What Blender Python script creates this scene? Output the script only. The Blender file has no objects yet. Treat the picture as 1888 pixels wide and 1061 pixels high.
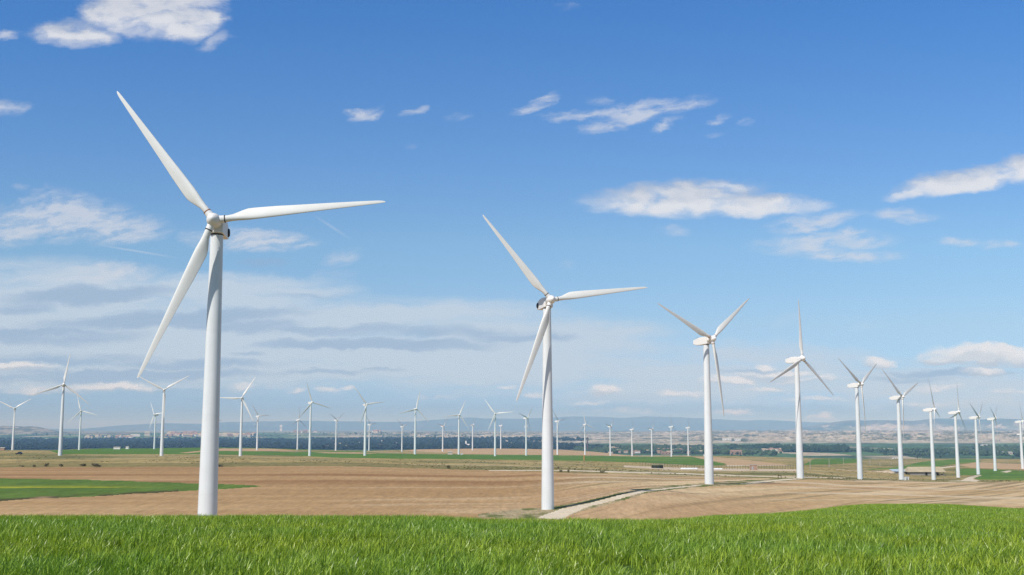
import bpy, bmesh, math, random
import numpy as np
from mathutils import Vector, Matrix

random.seed(7)
RNG = np.random.default_rng(11)
scene = bpy.context.scene
COL = scene.collection

# ------------------------------------------------------------------ camera
F = 2040.0
CX, CY = 944.0, 530.5
TH = math.atan((788 - CY) / F)
CT, ST = math.cos(TH), math.sin(TH)


def proj(x, y, z):
    d = y * CT + z * ST
    return CX + F * x / d, CY - F * (-y * ST + z * CT) / d


def at(px, py, Y):
    """World point at depth Y that the photograph shows at (px, py)."""
    a = (px - CX) / F
    b = -(py - CY) / F
    dy = CT - b * ST
    return a / dy * Y, Y, (ST + b * CT) / dy * Y


cam = bpy.data.objects.new("camera", bpy.data.cameras.new("camera"))
COL.objects.link(cam)
cam.rotation_euler = (math.pi / 2 + TH, 0, 0)
cam.data.sensor_width = 36.0
cam.data.lens = 36.0 * F / 1888.0
cam.data.clip_start = 0.1
cam.data.clip_end = 200000.0
scene.camera = cam
scene.render.resolution_x, scene.render.resolution_y = 1024, 575

# ------------------------------------------------------------------ helpers


def tag(o, label=None, cat=None, group=None, kind=None):
    if label:
        o["label"] = label
    if cat:
        o["category"] = cat
    if group:
        o["group"] = group
    if kind:
        o["kind"] = kind
    return o


def link(name, me, parent=None):
    o = bpy.data.objects.new(name, me)
    COL.objects.link(o)
    if parent is not None:
        o.parent = parent
    return o


def empty(name, loc, rz=0.0):
    o = bpy.data.objects.new(name, None)
    COL.objects.link(o)
    o.location = loc
    o.rotation_euler = (0, 0, rz)
    o.empty_display_size = 1
    return o


class MB:
    """Collects vertices and faces of one mesh."""

    def __init__(self):
        self.v, self.f, self.m, self.s = [], [], [], []

    def add(self, vs, fs, mi=0, smooth=False):
        n = len(self.v)
        self.v += [tuple(p) for p in vs]
        self.f += [tuple(i + n for i in q) for q in fs]
        self.m += [mi] * len(fs)
        self.s += [smooth] * len(fs)
        return self

    def box(self, c, s, mi=0, rz=0.0):
        x, y, z = s[0] / 2, s[1] / 2, s[2] / 2
        ca, sa = math.cos(rz), math.sin(rz)
        vs = []
        for k in range(8):
            px = x if k & 1 else -x
            py = y if k & 2 else -y
            pz = z if k & 4 else -z
            vs.append((c[0] + px * ca - py * sa, c[1] + px * sa + py * ca, c[2] + pz))
        self.add(vs, [(0, 2, 3, 1), (4, 5, 7, 6), (0, 1, 5, 4), (2, 6, 7, 3), (0, 4, 6, 2), (1, 3, 7, 5)], mi)
        return self

    def rings(self, rings, mi=0, smooth=True, cap=True):
        n = len(rings[0])
        vs = [p for r in rings for p in r]
        fs = []
        for k in range(len(rings) - 1):
            for i in range(n):
                j = (i + 1) % n
                fs.append((k * n + i, k * n + j, (k + 1) * n + j, (k + 1) * n + i))
        self.add(vs, fs, mi, smooth)
        if cap:
            self.add(rings[0], [tuple(range(n))[::-1]], mi, False)
            self.add(rings[-1], [tuple(range(n))], mi, False)
        return self

    def tube(self, p0, p1, r0, r1=None, n=8, mi=0):
        r1 = r0 if r1 is None else r1
        p0, p1 = Vector(p0), Vector(p1)
        d = (p1 - p0).normalized()
        a = d.orthogonal().normalized()
        b = d.cross(a)
        rs = []
        for p, r in ((p0, r0), (p1, r1)):
            rs.append([p + (a * math.cos(t) + b * math.sin(t)) * r for t in [2 * math.pi * i / n for i in range(n)]])
        return self.rings(rs, mi)

    def build(self, name, mats, parent=None):
        me = bpy.data.meshes.new(name)
        me.from_pydata(self.v, [], self.f)
        for m in mats if isinstance(mats, (list, tuple)) else [mats]:
            me.materials.append(m)
        me.polygons.foreach_set("material_index", self.m)
        me.polygons.foreach_set("use_smooth", self.s)
        me.update()
        return link(name, me, parent)


def np_mesh(name, V, Q, mats, colour=None, smooth=True):
    """Mesh from numpy arrays of vertices and quads (or triangles)."""
    me = bpy.data.meshes.new(name)
    n, k = Q.shape
    me.vertices.add(len(V))
    me.vertices.foreach_set("co", np.ascontiguousarray(V, dtype=np.float32).ravel())
    me.loops.add(n * k)
    me.loops.foreach_set("vertex_index", np.ascontiguousarray(Q, dtype=np.int32).ravel())
    me.polygons.add(n)
    me.polygons.foreach_set("loop_start", np.arange(0, n * k, k, dtype=np.int32))
    me.polygons.foreach_set("use_smooth", np.full(n, smooth, dtype=bool))
    for m in mats if isinstance(mats, (list, tuple)) else [mats]:
        me.materials.append(m)
    me.update(calc_edges=True)
    if colour is not None:
        at_ = me.attributes.new("albedo", "FLOAT_COLOR", "FACE")
        c4 = np.ones((n, 4), dtype=np.float32)
        c4[:, :3] = colour
        at_.data.foreach_set("color", c4.ravel())
    return me


def _hash(ix, iy, seed):
    h = (ix.astype(np.int64) * 374761393 + iy.astype(np.int64) * 668265263 + seed * 974634761) & 0xFFFFFFFF
    h = ((h ^ (h >> 13)) * 1274126177) & 0xFFFFFFFF
    h = h ^ (h >> 16)
    return (h & 0xFFFFFF) / float(0xFFFFFF)


def vnoise(x, y, seed=0):
    x0, y0 = np.floor(x), np.floor(y)
    fx, fy = x - x0, y - y0
    fx = fx * fx * fx * (fx * (fx * 6 - 15) + 10)
    fy = fy * fy * fy * (fy * (fy * 6 - 15) + 10)
    a = _hash(x0, y0, seed)
    b = _hash(x0 + 1, y0, seed)
    c = _hash(x0, y0 + 1, seed)
    d = _hash(x0 + 1, y0 + 1, seed)
    return (a * (1 - fx) + b * fx) * (1 - fy) + (c * (1 - fx) + d * fx) * fy


def fbm(x, y, seed=0, octs=4, gain=0.5):
    s, w, t = 0, 1.0, 0.0
    for o in range(octs):
        s = s + w * vnoise(x * 2 ** o + 17.3 * o, y * 2 ** o - 9.1 * o, seed + o)
        t += w
        w *= gain
    return s / t


def sstep(a, b, x):
    t = np.clip((x - a) / (b - a), 0, 1)
    return t * t * (3 - 2 * t)


def inpoly(px, py, poly):
    r = np.zeros(px.shape, bool)
    n = len(poly)
    for i in range(n):
        x0, y0 = poly[i]
        x1, y1 = poly[(i + 1) % n]
        c = ((y0 > py) != (y1 > py)) & (px < (x1 - x0) * (py - y0) / ((y1 - y0) or 1e-9) + x0)
        r ^= c
    return r


def pchip(xs, ys, xq):
    xs, ys = np.asarray(xs, float), np.asarray(ys, float)
    h = np.diff(xs)
    d = np.diff(ys) / h
    m = np.zeros(len(xs))
    m[0], m[-1] = d[0], d[-1]
    for i in range(1, len(xs) - 1):
        if d[i - 1] * d[i] > 0:
            w1, w2 = 2 * h[i] + h[i - 1], h[i] + 2 * h[i - 1]
            m[i] = (w1 + w2) / (w1 / d[i - 1] + w2 / d[i])
    q = np.clip(xq, xs[0], xs[-1])
    i = np.clip(np.searchsorted(xs, q) - 1, 0, len(xs) - 2)
    t = (q - xs[i]) / h[i]
    return ((2 * t ** 3 - 3 * t ** 2 + 1) * ys[i] + (t ** 3 - 2 * t ** 2 + t) * h[i] * m[i]
            + (-2 * t ** 3 + 3 * t ** 2) * ys[i + 1] + (t ** 3 - t ** 2) * h[i] * m[i + 1])


# ------------------------------------------------------------------ materials


def new_mat(name):
    m = bpy.data.materials.new(name)
    m.use_nodes = True
    nt = m.node_tree
    b = nt.nodes["Principled BSDF"]
    return m, nt, b


def N(nt, typ, **kw):
    n = nt.nodes.new(typ)
    for k, v in kw.items():
        setattr(n, k, v)
    return n


def L(nt, a, b):
    nt.links.new(a, b)


def noise_node(nt, vec, scale, detail=4, rough=0.55, flat=False):
    n = N(nt, "ShaderNodeTexNoise")
    if flat:
        n.noise_dimensions = "2D"
    n.inputs["Scale"].default_value = scale
    n.inputs["Detail"].default_value = detail
    n.inputs["Roughness"].default_value = rough
    if vec is not None:
        L(nt, vec, n.inputs["Vector"])
    return n


def ramp(nt, fac, stops):
    r = N(nt, "ShaderNodeValToRGB")
    e = r.color_ramp.elements
    e[0].position, e[0].color = stops[0][0], (*stops[0][1], 1)
    e[1].position, e[1].color = stops[-1][0], (*stops[-1][1], 1)
    for p, c in stops[1:-1]:
        q = e.new(p)
        q.color = (*c, 1)
    L(nt, fac, r.inputs[0])
    return r


def mixc(nt, fac, a, b, blend="MIX"):
    m = N(nt, "ShaderNodeMix", data_type="RGBA", blend_type=blend)
    for sock, v in ((m.inputs[0], fac), (m.inputs[6], a), (m.inputs[7], b)):
        if hasattr(v, "links"):
            L(nt, v, sock)
        elif isinstance(v, (int, float)):
            sock.default_value = v
        else:
            sock.default_value = (*v, 1)
    return m.outputs[2]


def plain(name, col, rough=0.7, var=0.12, scale=3.0, metallic=0.0, spec=0.3):
    m, nt, b = new_mat(name)
    tc = N(nt, "ShaderNodeTexCoord")
    n = noise_node(nt, tc.outputs["Object"], scale)
    lo = tuple(c * (1 - var) for c in col)
    hi = tuple(min(1, c * (1 + var)) for c in col)
    r = ramp(nt, n.outputs["Fac"], [(0.3, lo), (0.7, hi)])
    L(nt, r.outputs[0], b.inputs["Base Color"])
    b.inputs["Roughness"].default_value = rough
    b.inputs["Metallic"].default_value = metallic
    b.inputs["Specular IOR Level"].default_value = spec
    return m


def paint_mat(name, col, streak=0.10):
    """White gel coat / paint with faint vertical weather streaks."""
    m, nt, b = new_mat(name)
    tc = N(nt, "ShaderNodeTexCoord")
    mp = N(nt, "ShaderNodeMapping")
    mp.inputs["Scale"].default_value = (2.2, 2.2, 0.08)
    L(nt, tc.outputs["Object"], mp.inputs["Vector"])
    n1 = noise_node(nt, mp.outputs[0], 1.0, 5)
    n2 = noise_node(nt, tc.outputs["Object"], 0.35, 3)
    r1 = ramp(nt, n1.outputs["Fac"], [(0.35, tuple(c * (1 - streak) for c in col)), (0.62, col)])
    r2 = ramp(nt, n2.outputs["Fac"], [(0.3, (0.95, 0.945, 0.93)), (0.6, (1, 1, 1))])
    L(nt, mixc(nt, 1.0, r1.outputs[0], r2.outputs[0], "MULTIPLY"), b.inputs["Base Color"])
    b.inputs["Roughness"].default_value = 0.42
    b.inputs["Specular IOR Level"].default_value = 0.35
    return m


def ground_mat(name, s1, s2, amp1=0.2, amp2=0.2, stretch=None, angle=0.0, bump=0.0, bscale=1.0):
    """Soil or vegetation: the face's own albedo times fine procedural variation."""
    m, nt, b = new_mat(name)
    a = N(nt, "ShaderNodeAttribute", attribute_name="albedo")
    tc = N(nt, "ShaderNodeTexCoord")
    mp = N(nt, "ShaderNodeMapping")
    mp.inputs["Rotation"].default_value = (0, 0, angle)
    mp.inputs["Scale"].default_value = stretch or (1, 1, 1)
    L(nt, tc.outputs["Object"], mp.inputs["Vector"])
    n1 = noise_node(nt, mp.outputs[0], s1, 5, 0.6)
    mp2 = N(nt, "ShaderNodeMapping")
    mp2.inputs["Scale"].default_value = (1, 0.22, 1)
    L(nt, tc.outputs["Object"], mp2.inputs["Vector"])
    n2 = noise_node(nt, mp2.outputs[0], s2, 5, 0.7)
    r1 = ramp(nt, n1.outputs["Fac"], [(0.25, (1 - amp1,) * 3), (0.75, (1 + amp1,) * 3)])
    r2 = ramp(nt, n2.outputs["Fac"], [(0.3, (1 - amp2,) * 3), (0.7, (1 + amp2,) * 3)])
    c = mixc(nt, 1.0, a.outputs["Color"], r1.outputs[0], "MULTIPLY")
    c = mixc(nt, 1.0, c, r2.outputs[0], "MULTIPLY")
    L(nt, c, b.inputs["Base Color"])
    b.inputs["Roughness"].default_value = 0.95
    b.inputs["Specular IOR Level"].default_value = 0.08
    if bump:
        nb = noise_node(nt, mp.outputs[0], bscale, 6, 0.65)
        bp = N(nt, "ShaderNodeBump")
        bp.inputs["Strength"].default_value = bump
        bp.inputs["Distance"].default_value = 0.3
        L(nt, nb.outputs["Fac"], bp.inputs["Height"])
        L(nt, bp.outputs[0], b.inputs["Normal"])
    return m


M = {}
M["tower"] = paint_mat("tower_paint", (0.735, 0.765, 0.775), 0.06)
M["blade"] = paint_mat("blade_gelcoat", (0.76, 0.755, 0.72), 0.05)
M["nacelle"] = paint_mat("nacelle_paint", (0.79, 0.78, 0.76), 0.05)
M["rust"] = plain("rusty_band", (0.34, 0.13, 0.045), 0.8, 0.35, 6)
M["dark_seal"] = plain("dark_seal", (0.05, 0.04, 0.035), 0.7, 0.3, 6)
M["black"] = plain("black_vent", (0.012, 0.012, 0.014), 0.6, 0.3, 6)
M["steel"] = plain("grey_steel", (0.35, 0.36, 0.37), 0.5, 0.2, 6)
M["concrete"] = plain("concrete", (0.42, 0.39, 0.34), 0.9, 0.2, 2)

# ------------------------------------------------------------------ terrain
# control columns: photograph column -> [(depth, height or ("y", photograph row))]
NEAR_L = [(1, -1.9), (8, -1.95), (16, -2.1), (25, -2.4), (35, -2.88), (48, -3.75), (65, -5.4), (85, -8.0), (110, -12.0), (130, -15.4), (150, -17.3), (190, -17.5)]
NEAR_M = [(1, -1.9), (8, -1.95), (16, -2.1), (25, -2.42), (35, -2.95), (48, -3.9), (65, -5.7), (85, -8.4), (110, -12.4), (130, -15.6), (150, -17.3), (190, -17.6)]
NEAR_12 = [(1, -1.9), (8, -1.95), (16, -2.1), (25, -2.45), (35, -3.0), (48, -3.95), (60, -4.95), (78, -6.9), (105, -11.0), (130, -14.8), (155, -17.0), (200, -17.0)]
NEAR_13 = [(1, -1.9), (8, -1.95), (16, -2.1), (25, -2.45), (35, -2.97), (48, -3.9), (65, -5.15), (85, -6.65), (105, -8.6), (130, -12.5), (155, -16.0), (200, -16.9)]
NEAR_14 = [(1, -1.9), (8, -1.95), (16, -2.1), (25, -2.48), (35, -3.0), (48, -3.9), (65, -5.05), (85, -6.42), (110, -8.12), (130, -9.9), (155, -13.0), (200, -16.4)]
NEAR_16 = [(1, -1.9), (8, -1.95), (16, -2.1), (25, -2.5), (35, -3.0), (48, -3.85), (65, -4.9), (85, -6.1), (110, -7.55), (130, -8.85), (155, -10.8), (200, -14.6)]
NEAR_18 = [(1, -1.9), (8, -1.95), (16, -2.1), (25, -2.5), (35, -3.05), (48, -3.95), (65, -5.0), (85, -6.3), (110, -7.9), (130, -9.35), (155, -11.6), (200, -15.5)]
Yp = lambda v: ("y", v)
COLS = {
    -500: NEAR_L + [(300, -17.5), (480, -17.4), (640, Yp(850)), (826, Yp(840.5)), (1100, Yp(834)), (1300, Yp(831.5)), (1600, Yp(834)), (2000, Yp(842)), (2600, Yp(858))],
    0: NEAR_L + [(300, -17.5), (480, -17.4), (640, Yp(849)), (826, Yp(839.9)), (1100, Yp(833)), (1300, Yp(830.5)), (1600, Yp(833)), (2000, Yp(842)), (2600, Yp(858))],
    200: NEAR_L + [(300, -17.5), (480, -17.3), (640, Yp(849.5)), (905, Yp(839.5)), (1200, Yp(832.8)), (1450, Yp(830)), (1700, Yp(827)), (2000, Yp(828.5)), (2600, Yp(846))],
    400: NEAR_L + [(300, -17.5), (480, -17.2), (640, Yp(850)), (1040, Yp(840.5)), (1400, Yp(833.5)), (1730, Yp(829.5)), (2050, Yp(825.5)), (2300, Yp(828)), (2800, Yp(845))],
    570: NEAR_L + [(300, -17.5), (480, -17.1), (640, Yp(851.5)), (1140, Yp(841.8)), (1500, Yp(836)), (1917, Yp(830.5)), (2150, Yp(829)), (2400, Yp(831)), (2900, Yp(848))],
    765: NEAR_L + [(300, -17.5), (480, -17.9), (640, Yp(855)), (1000, Yp(845)), (1330, Yp(837.8)), (1700, Yp(836)), (2210, Yp(834)), (2500, Yp(829.5)), (2800, Yp(833)), (3300, Yp(850))],
    913: NEAR_M + [(300, -17.6), (470, -18.2), (640, Yp(857)), (1000, Yp(848)), (1500, Yp(840.3)), (1900, Yp(834)), (2266, Yp(831)), (2500, Yp(827.6)), (2800, Yp(831)), (3300, Yp(850))],
    1010: NEAR_M + [(237, Yp(941)), (300, -17.2), (435, Yp(870)), (640, Yp(860)), (1000, Yp(850.5)), (1400, Yp(843)), (1650, Yp(840)), (2000, Yp(834)), (2400, Yp(829.5)), (2600, Yp(829)), (2900, Yp(834)), (3400, Yp(850))],
    1100: NEAR_M + [(240, -16.7), (271, -16.0), (340, -16.4), (435, Yp(872.5)), (640, Yp(863)), (1000, Yp(853)), (1500, Yp(845)), (1940, Yp(840.3)), (2200, Yp(837)), (2500, Yp(833.5)), (2700, Yp(835)), (3300, Yp(850))],
    1190: NEAR_12 + [(240, -15.7), (271, -14.9), (345, -16.5), (440, Yp(875.6)), (640, Yp(865)), (1000, Yp(854)), (1500, Yp(847)), (2110, Yp(842.5)), (2300, Yp(841)), (2500, Yp(843)), (3300, Yp(858))],
    1306: NEAR_13 + [(271, -16.4), (331, Yp(893.6)), (440, Yp(880)), (640, Yp(869.5)), (800, Yp(865)), (1000, Yp(858)), (1500, Yp(848)), (2030, Yp(841)), (2300, Yp(841)), (2500, Yp(843)), (3300, Yp(860))],
    1473: NEAR_14 + [(271, -17.2), (345, -18.2), (421, Yp(881.7)), (550, Yp(875)), (700, Yp(868.5)), (900, Yp(862)), (1300, Yp(852.5)), (1800, Yp(845.5)), (2100, Yp(844.5)), (2400, Yp(847)), (3300, Yp(862))],
    1600: NEAR_16 + [(270, -17.0), (350, -19.2), (480, Yp(886)), (551, Yp(885.3)), (650, Yp(880)), (800, Yp(872)), (1000, Yp(864.5)), (1300, Yp(857)), (1800, Yp(849.5)), (2200, Yp(846.5)), (2500, Yp(849)), (3300, Yp(864))],
    1720: NEAR_16 + [(270, -17.4), (350, -19.8), (480, Yp(887)), (601, Yp(887.6)), (731, Yp(885)), (850, Yp(877.5)), (1000, Yp(870)), (1200, Yp(862.5)), (1500, Yp(855)), (1900, Yp(849.5)), (2300, Yp(846)), (2600, Yp(848.5)), (3300, Yp(864))],
    1888: NEAR_18 + [(270, -17.8), (350, -20.4), (480, Yp(888.5)), (600, Yp(889)), (791, Yp(880)), (900, Yp(873.5)), (1050, Yp(866)), (1300, Yp(859)), (1800, Yp(851.5)), (2300, Yp(846.5)), (2600, Yp(849)), (3300, Yp(864))],
    2400: NEAR_18 + [(270, -17.8), (350, -20.4), (480, Yp(889)), (600, Yp(889)), (791, Yp(881)), (900, Yp(874)), (1050, Yp(867)), (1300, Yp(860)), (1800, Yp(852)), (2300, Yp(847)), (2600, Yp(850)), (3300, Yp(865))],
}
VALLEY = -110.0
LY0, LY1, NLY = 0.0, math.log(4400.0), 900
LYS = np.linspace(LY0, LY1, NLY)
acol, zcol = [], []
for pxc in sorted(COLS):
    acol.append(at(pxc, 840, 1.0)[0])
    ys, zs = [], []
    for d, v in COLS[pxc]:
        ys.append(math.log(d))
        zs.append(at(pxc, v[1], d)[2] if isinstance(v, tuple) else v)
    ys += [math.log(4200.0), math.log(4400.0)]
    zs += [VALLEY, VALLEY]
    zcol.append(pchip(ys, zs, LYS))
acol, zcol = np.array(acol), np.array(zcol)
AS = np.linspace(-0.8, 0.8, 640)
ZTAB = np.empty((len(AS), NLY))
for j in range(NLY):
    ZTAB[:, j] = pchip(acol, zcol[:, j], AS)
# soften the joins between columns
ker = np.exp(-np.linspace(-2, 2, 17) ** 2)
ker /= ker.sum()
pad = np.pad(ZTAB, ((8, 8), (0, 0)), mode="edge")
ZTAB = sum(ker[k] * pad[k:k + len(AS)] for k in range(17))

pl = lambda pts, q: np.interp(q, [p[0] for p in pts], [p[1] for p in pts])
RIDGE_MESA = [(1440, 797), (1470, 790), (1500, 784), (1530, 779.5), (1560, 776.5), (1620, 775.5), (1680, 776.5), (1730, 773), (1800, 774), (1850, 772), (1900, 774), (2300, 775)]
RIDGE_LEFT = [(-400, 786), (0, 785.5), (50, 786), (72, 788), (90, 792), (110, 796), (170, 800)]
RIDGE_FAR = [(-400, 795), (150, 791), (220, 785), (300, 781), (370, 782), (420, 778.5), (500, 777.5), (560, 776), (640, 777.5), (700, 778.5), (760, 777.5), (800, 775), (860, 771), (900, 772), (950, 772.5), (1000, 771),
             (1060, 768.5), (1110, 769.5), (1150, 772), (1190, 769.2), (1230, 769.5), (1280, 772), (1330, 774), (1380, 776), (1420, 775), (1480, 778), (1600, 782), (1888, 784), (2300, 784)]


def zfar(x, Y):
    """Valley floor, eroded hills, mesas and the far mountains."""
    px = proj(x, Y, np.full_like(x, -60.0))[0]
    z = np.full_like(x, VALLEY) + 5 * (fbm(x / 900, Y / 900, 3) - 0.5)
    # eroded badland hills
    mask = sstep(7300, 8600, Y) * (1 - sstep(15000, 19000, Y)) * sstep(480, 900, px)
    r = 1 - np.abs(2 * fbm(x / 420, Y / 700, 21, 5, 0.55) - 1)
    r2 = 1 - np.abs(2 * fbm(x / 95, Y / 150, 31, 4, 0.6) - 1)
    amp = 22 + 34 * sstep(1100, 1500, px)
    z = z + mask * (amp * (0.45 * r ** 2 + 0.75 * fbm(x / 2600, Y / 1500, 41, 3) - 0.30) + (10 + 0.45 * amp) * (r2 - 0.5))
    z = z + sstep(9000, 15000, Y) * (1 - sstep(25000, 31000, Y)) * (30 + 22 * (fbm(x / 3500, Y / 3500, 8, 4) - 0.5))
    # mesas and mountains: each ridge line at its own distance
    for ridge, yc, w0, w1, rough in ((RIDGE_LEFT, 15500., 1900., 2500., 12.), (RIDGE_MESA, 27000., 3600., 5000., 30.), (RIDGE_FAR, 40000., 6000., 8000., 16.)):
        h = pl(ridge, px)
        top = -(h - 788) / F * yc * 1.008
        jag = (fbm(x / (yc * 0.02), Y / (yc * 0.05), 51, 5, 0.55) - 0.5)
        prof = np.where(Y < yc, sstep(yc - w0, yc, Y + w0 * 0.55 * jag), 1 - 0.8 * sstep(yc, yc + w1, Y))
        z = np.maximum(z, VALLEY + (top - VALLEY) * prof + rough * 1.3 * jag * (prof > 0.05) * np.minimum(1, prof * 2))
    return z


def zt(x, Y):
    x, Y = np.asarray(x, float), np.asarray(Y, float)
    a = np.clip(x / np.maximum(Y, 1.0), AS[0], AS[-1])
    ly = np.clip(np.log(np.maximum(Y, 1.0)), LY0, LY1 - 1e-6)
    u = (a - AS[0]) / (AS[1] - AS[0])
    v = (ly - LY0) / (LYS[1] - LYS[0])
    i = np.clip(u.astype(int), 0, len(AS) - 2)
    j = np.clip(v.astype(int), 0, NLY - 2)
    fu, fv = u - i, v - j
    z = (ZTAB[i, j] * (1 - fu) + ZTAB[i + 1, j] * fu) * (1 - fv) + (ZTAB[i, j + 1] * (1 - fu) + ZTAB[i + 1, j + 1] * fu) * fv
    rel = (fbm(x / 60, Y / 60, 71, 3) - 0.5) * 0.5 * sstep(200, 500, Y) * (1 - sstep(3000, 3600, Y))
    far = Y > 4200
    out = z + rel - 0.34 * (1 - sstep(120, 175, Y))
    if np.any(far):
        out = np.where(far, zfar(x, np.maximum(Y, 4200.)), out)
    return out


def zs(x, y):
    return float(zt(np.array([x]), np.array([y]))[0])


def ground_at(px, py, Y):
    """Ground point at the photograph's column px and depth Y."""
    x = at(px, py, Y)[0]
    return (x, Y, zs(x, Y))


rows = np.concatenate([np.exp(np.arange(0, math.log(60), 0.045)), np.exp(np.arange(math.log(60), math.log(4200), 0.0075)), np.exp(np.arange(math.log(4200), math.log(76000), 0.0105))])
acs = np.concatenate([np.arange(-0.76, -0.54, 0.02), np.arange(-0.54, 0.54, 0.00118), np.arange(0.54, 0.761, 0.02)])
AA, YY = np.meshgrid(acs, rows)
XX = AA * YY
ZZ = zt(XX, YY)
nr, nc = XX.shape
idx = np.arange(nr * nc).reshape(nr, nc)
Q = np.stack([idx[:-1, :-1], idx[:-1, 1:], idx[1:, 1:], idx[1:, :-1]], -1).reshape(-1, 4)
V = np.stack([XX, YY, ZZ], -1).reshape(-1, 3)
FC = V[Q].mean(1)
fx, fy, fz = FC[:, 0], FC[:, 1], FC[:, 2]
px, py = proj(fx, fy, fz)
# wobble the field edges a little so that no border is ruled
wob = (fbm(fx / 9, fy / 14, 91, 3) - 0.5)
pw = py + wob * np.clip(900.0 / np.maximum(fy, 60), 0.5, 4.0)
fa = fx / np.maximum(fy, 1)

S_SCRUB, S_WHEAT, S_PLOUGH, S_GREEN, S_TRACK, S_VERGE, S_VALLEY, S_HILLS, S_MOUNT, S_BARE = range(10)
cls = np.full(len(Q), S_SCRUB)
col = np.zeros((len(Q), 3))
# --- scrub (steppe) -----------------------------------------------------
n_a = fbm(fx / 22, fy / 55, 101, 4)
n_b = fbm(fx / 150, fy / 90, 102, 3)
n_c = fbm(fx / 4.0, fy / 16, 103, 3)
straw = np.array([0.36, 0.275, 0.115])
olive = np.array([0.17, 0.165, 0.065])
pale = np.array([0.50, 0.40, 0.24])


def mixa(a, b, t):
    t = np.clip(t, 0, 1)[:, None]
    return a * (1 - t) + b * t


def setc(mask, c):
    c = np.asarray(c)
    col[mask] = c if c.ndim == 1 else c[mask]


scrub = mixa(straw, olive, sstep(0.42, 0.68, 0.5 * n_a + 0.5 * n_b))
scrub = mixa(scrub, olive * 0.62, sstep(0.62, 0.78, n_c) * 0.7)
scrub = mixa(scrub, pale, sstep(0.62, 0.72, fbm(fx / 160, fy / 22, 104, 3)) * 0.7)
setc(np.ones(len(Q), bool), scrub)
PLOUGH_TOP = [(-800, 862), (0, 862), (400, 861), (560, 859.6), (640, 860), (800, 865), (1000, 870.5), (1200, 876), (1300, 879), (1400, 882), (1470, 884), (1560, 886), (1640, 887.3), (1720, 888.6), (1800, 889.3), (1900, 889.3), (2600, 890)]
top = pl(PLOUGH_TOP, px)
# darker green fringe just above the ploughed land, paler band above it
fr = sstep(9, 4, top - pw) * (pw < top) * (px < 1120)
setc(fr > 0.3, mixa(olive * 0.9, straw * 0.8, n_a))
# --- ploughed fields ------------------------------------------------------
right = sstep(930, 1120, px + (pw - 900) * 1.2)
brown = mixa(np.array([0.37, 0.23, 0.108]), np.array([0.475, 0.32, 0.165]), sstep(0.30, 0.72, 0.6 * fbm(fx / 150, fy / 60, 111, 4) + 0.4 * fbm(fx / 60, fy / 9, 118, 4)))
brown = mixa(brown, np.array([0.25, 0.13, 0.058]), 0.75 * sstep(0.55, 0.72, fbm(fx / 260 + 3, fy / 24, 112, 3)) * sstep(300, 380, fy))
ca, sa = math.cos(math.radians(57)), math.sin(math.radians(57))
al, ac = fx * ca + fy * sa, fx * sa - fy * ca
rows_n = fbm(al / 150, ac / 2.6, 113, 3)
light = mixa(np.array([0.47, 0.325, 0.165]), np.array([0.60, 0.45, 0.265]), sstep(0.35, 0.7, fbm(al / 120, ac / 14, 114, 4)))
light = mixa(light, np.array([0.27, 0.20, 0.11]), 0.9 * sstep(0.54, 0.68, rows_n))
light = mixa(light, np.array([0.62, 0.50, 0.345]), 0.7 * sstep(0.57, 0.72, fbm(fx / 120, fy / 18, 115, 3)))
light = mixa(light, np.array([0.40, 0.25, 0.135]), 0.6 * sstep(0.55, 0.7, fbm(fx / 90 + 9, fy / 40, 116, 3)))
plough = mixa(brown, light, right)
# pale dry patches where the tractor turned
streak = sstep(0.60, 0.70, fbm((fx + 0.25 * fy) / 60, (fy - 0.15 * fx) / 9, 117, 3)) * sstep(560, 720, px) * (1 - sstep(930, 1010, px)) * sstep(878, 886, pw)
plough = mixa(plough, np.array([0.48, 0.34, 0.195]), 0.75 * streak)
is_pl = (pw > top) & (fy > 118) & (fy < 660)
cls[is_pl] = S_PLOUGH
setc(is_pl, plough)
# --- green strip on the left ----------------------------------------------
GREEN_L = [(-900, 878), (0, 882), (200, 886), (370, 892.5), (470, 895.5), (484, 897.5), (440, 901), (360, 905), (250, 911), (100, 919), (0, 924), (-900, 945)]
g = inpoly(px, pw, GREEN_L) & (fy > 200) & (fy < 460)
cls[g] = S_GREEN
green = mixa(np.array([0.075, 0.135, 0.026]), np.array([0.130, 0.195, 0.038]), fbm(fx / 12, fy / 30, 121, 3))
yel = sstep(0.45, 0.66, fbm(fx / 60, fy / 10, 122, 3)) * np.exp(-((py - 899 - 9 * fbm(fx / 45, fy / 90, 123, 3)) / 5.5) ** 2) * (1 - sstep(150, 330, px))
gl = mixa(green, np.array([0.42, 0.40, 0.03]), yel * 1.25)
edge_l = pl([(-900, 945), (0, 924), (100, 919), (250, 911), (360, 905), (440, 901), (484, 897.5)], px)
gl = mixa(gl, np.array([0.075, 0.07, 0.028]), sstep(6.0, 1.0, edge_l - pw) * sstep(0.3, 0.5, n_c + 0.1) * (px < 330))
gl = mixa(gl, np.array([0.30, 0.2, 0.12]), sstep(6.0, 1.0, edge_l - pw) * np.exp(-((px - 78) / 16.) ** 2))
setc(g, gl)
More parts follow.
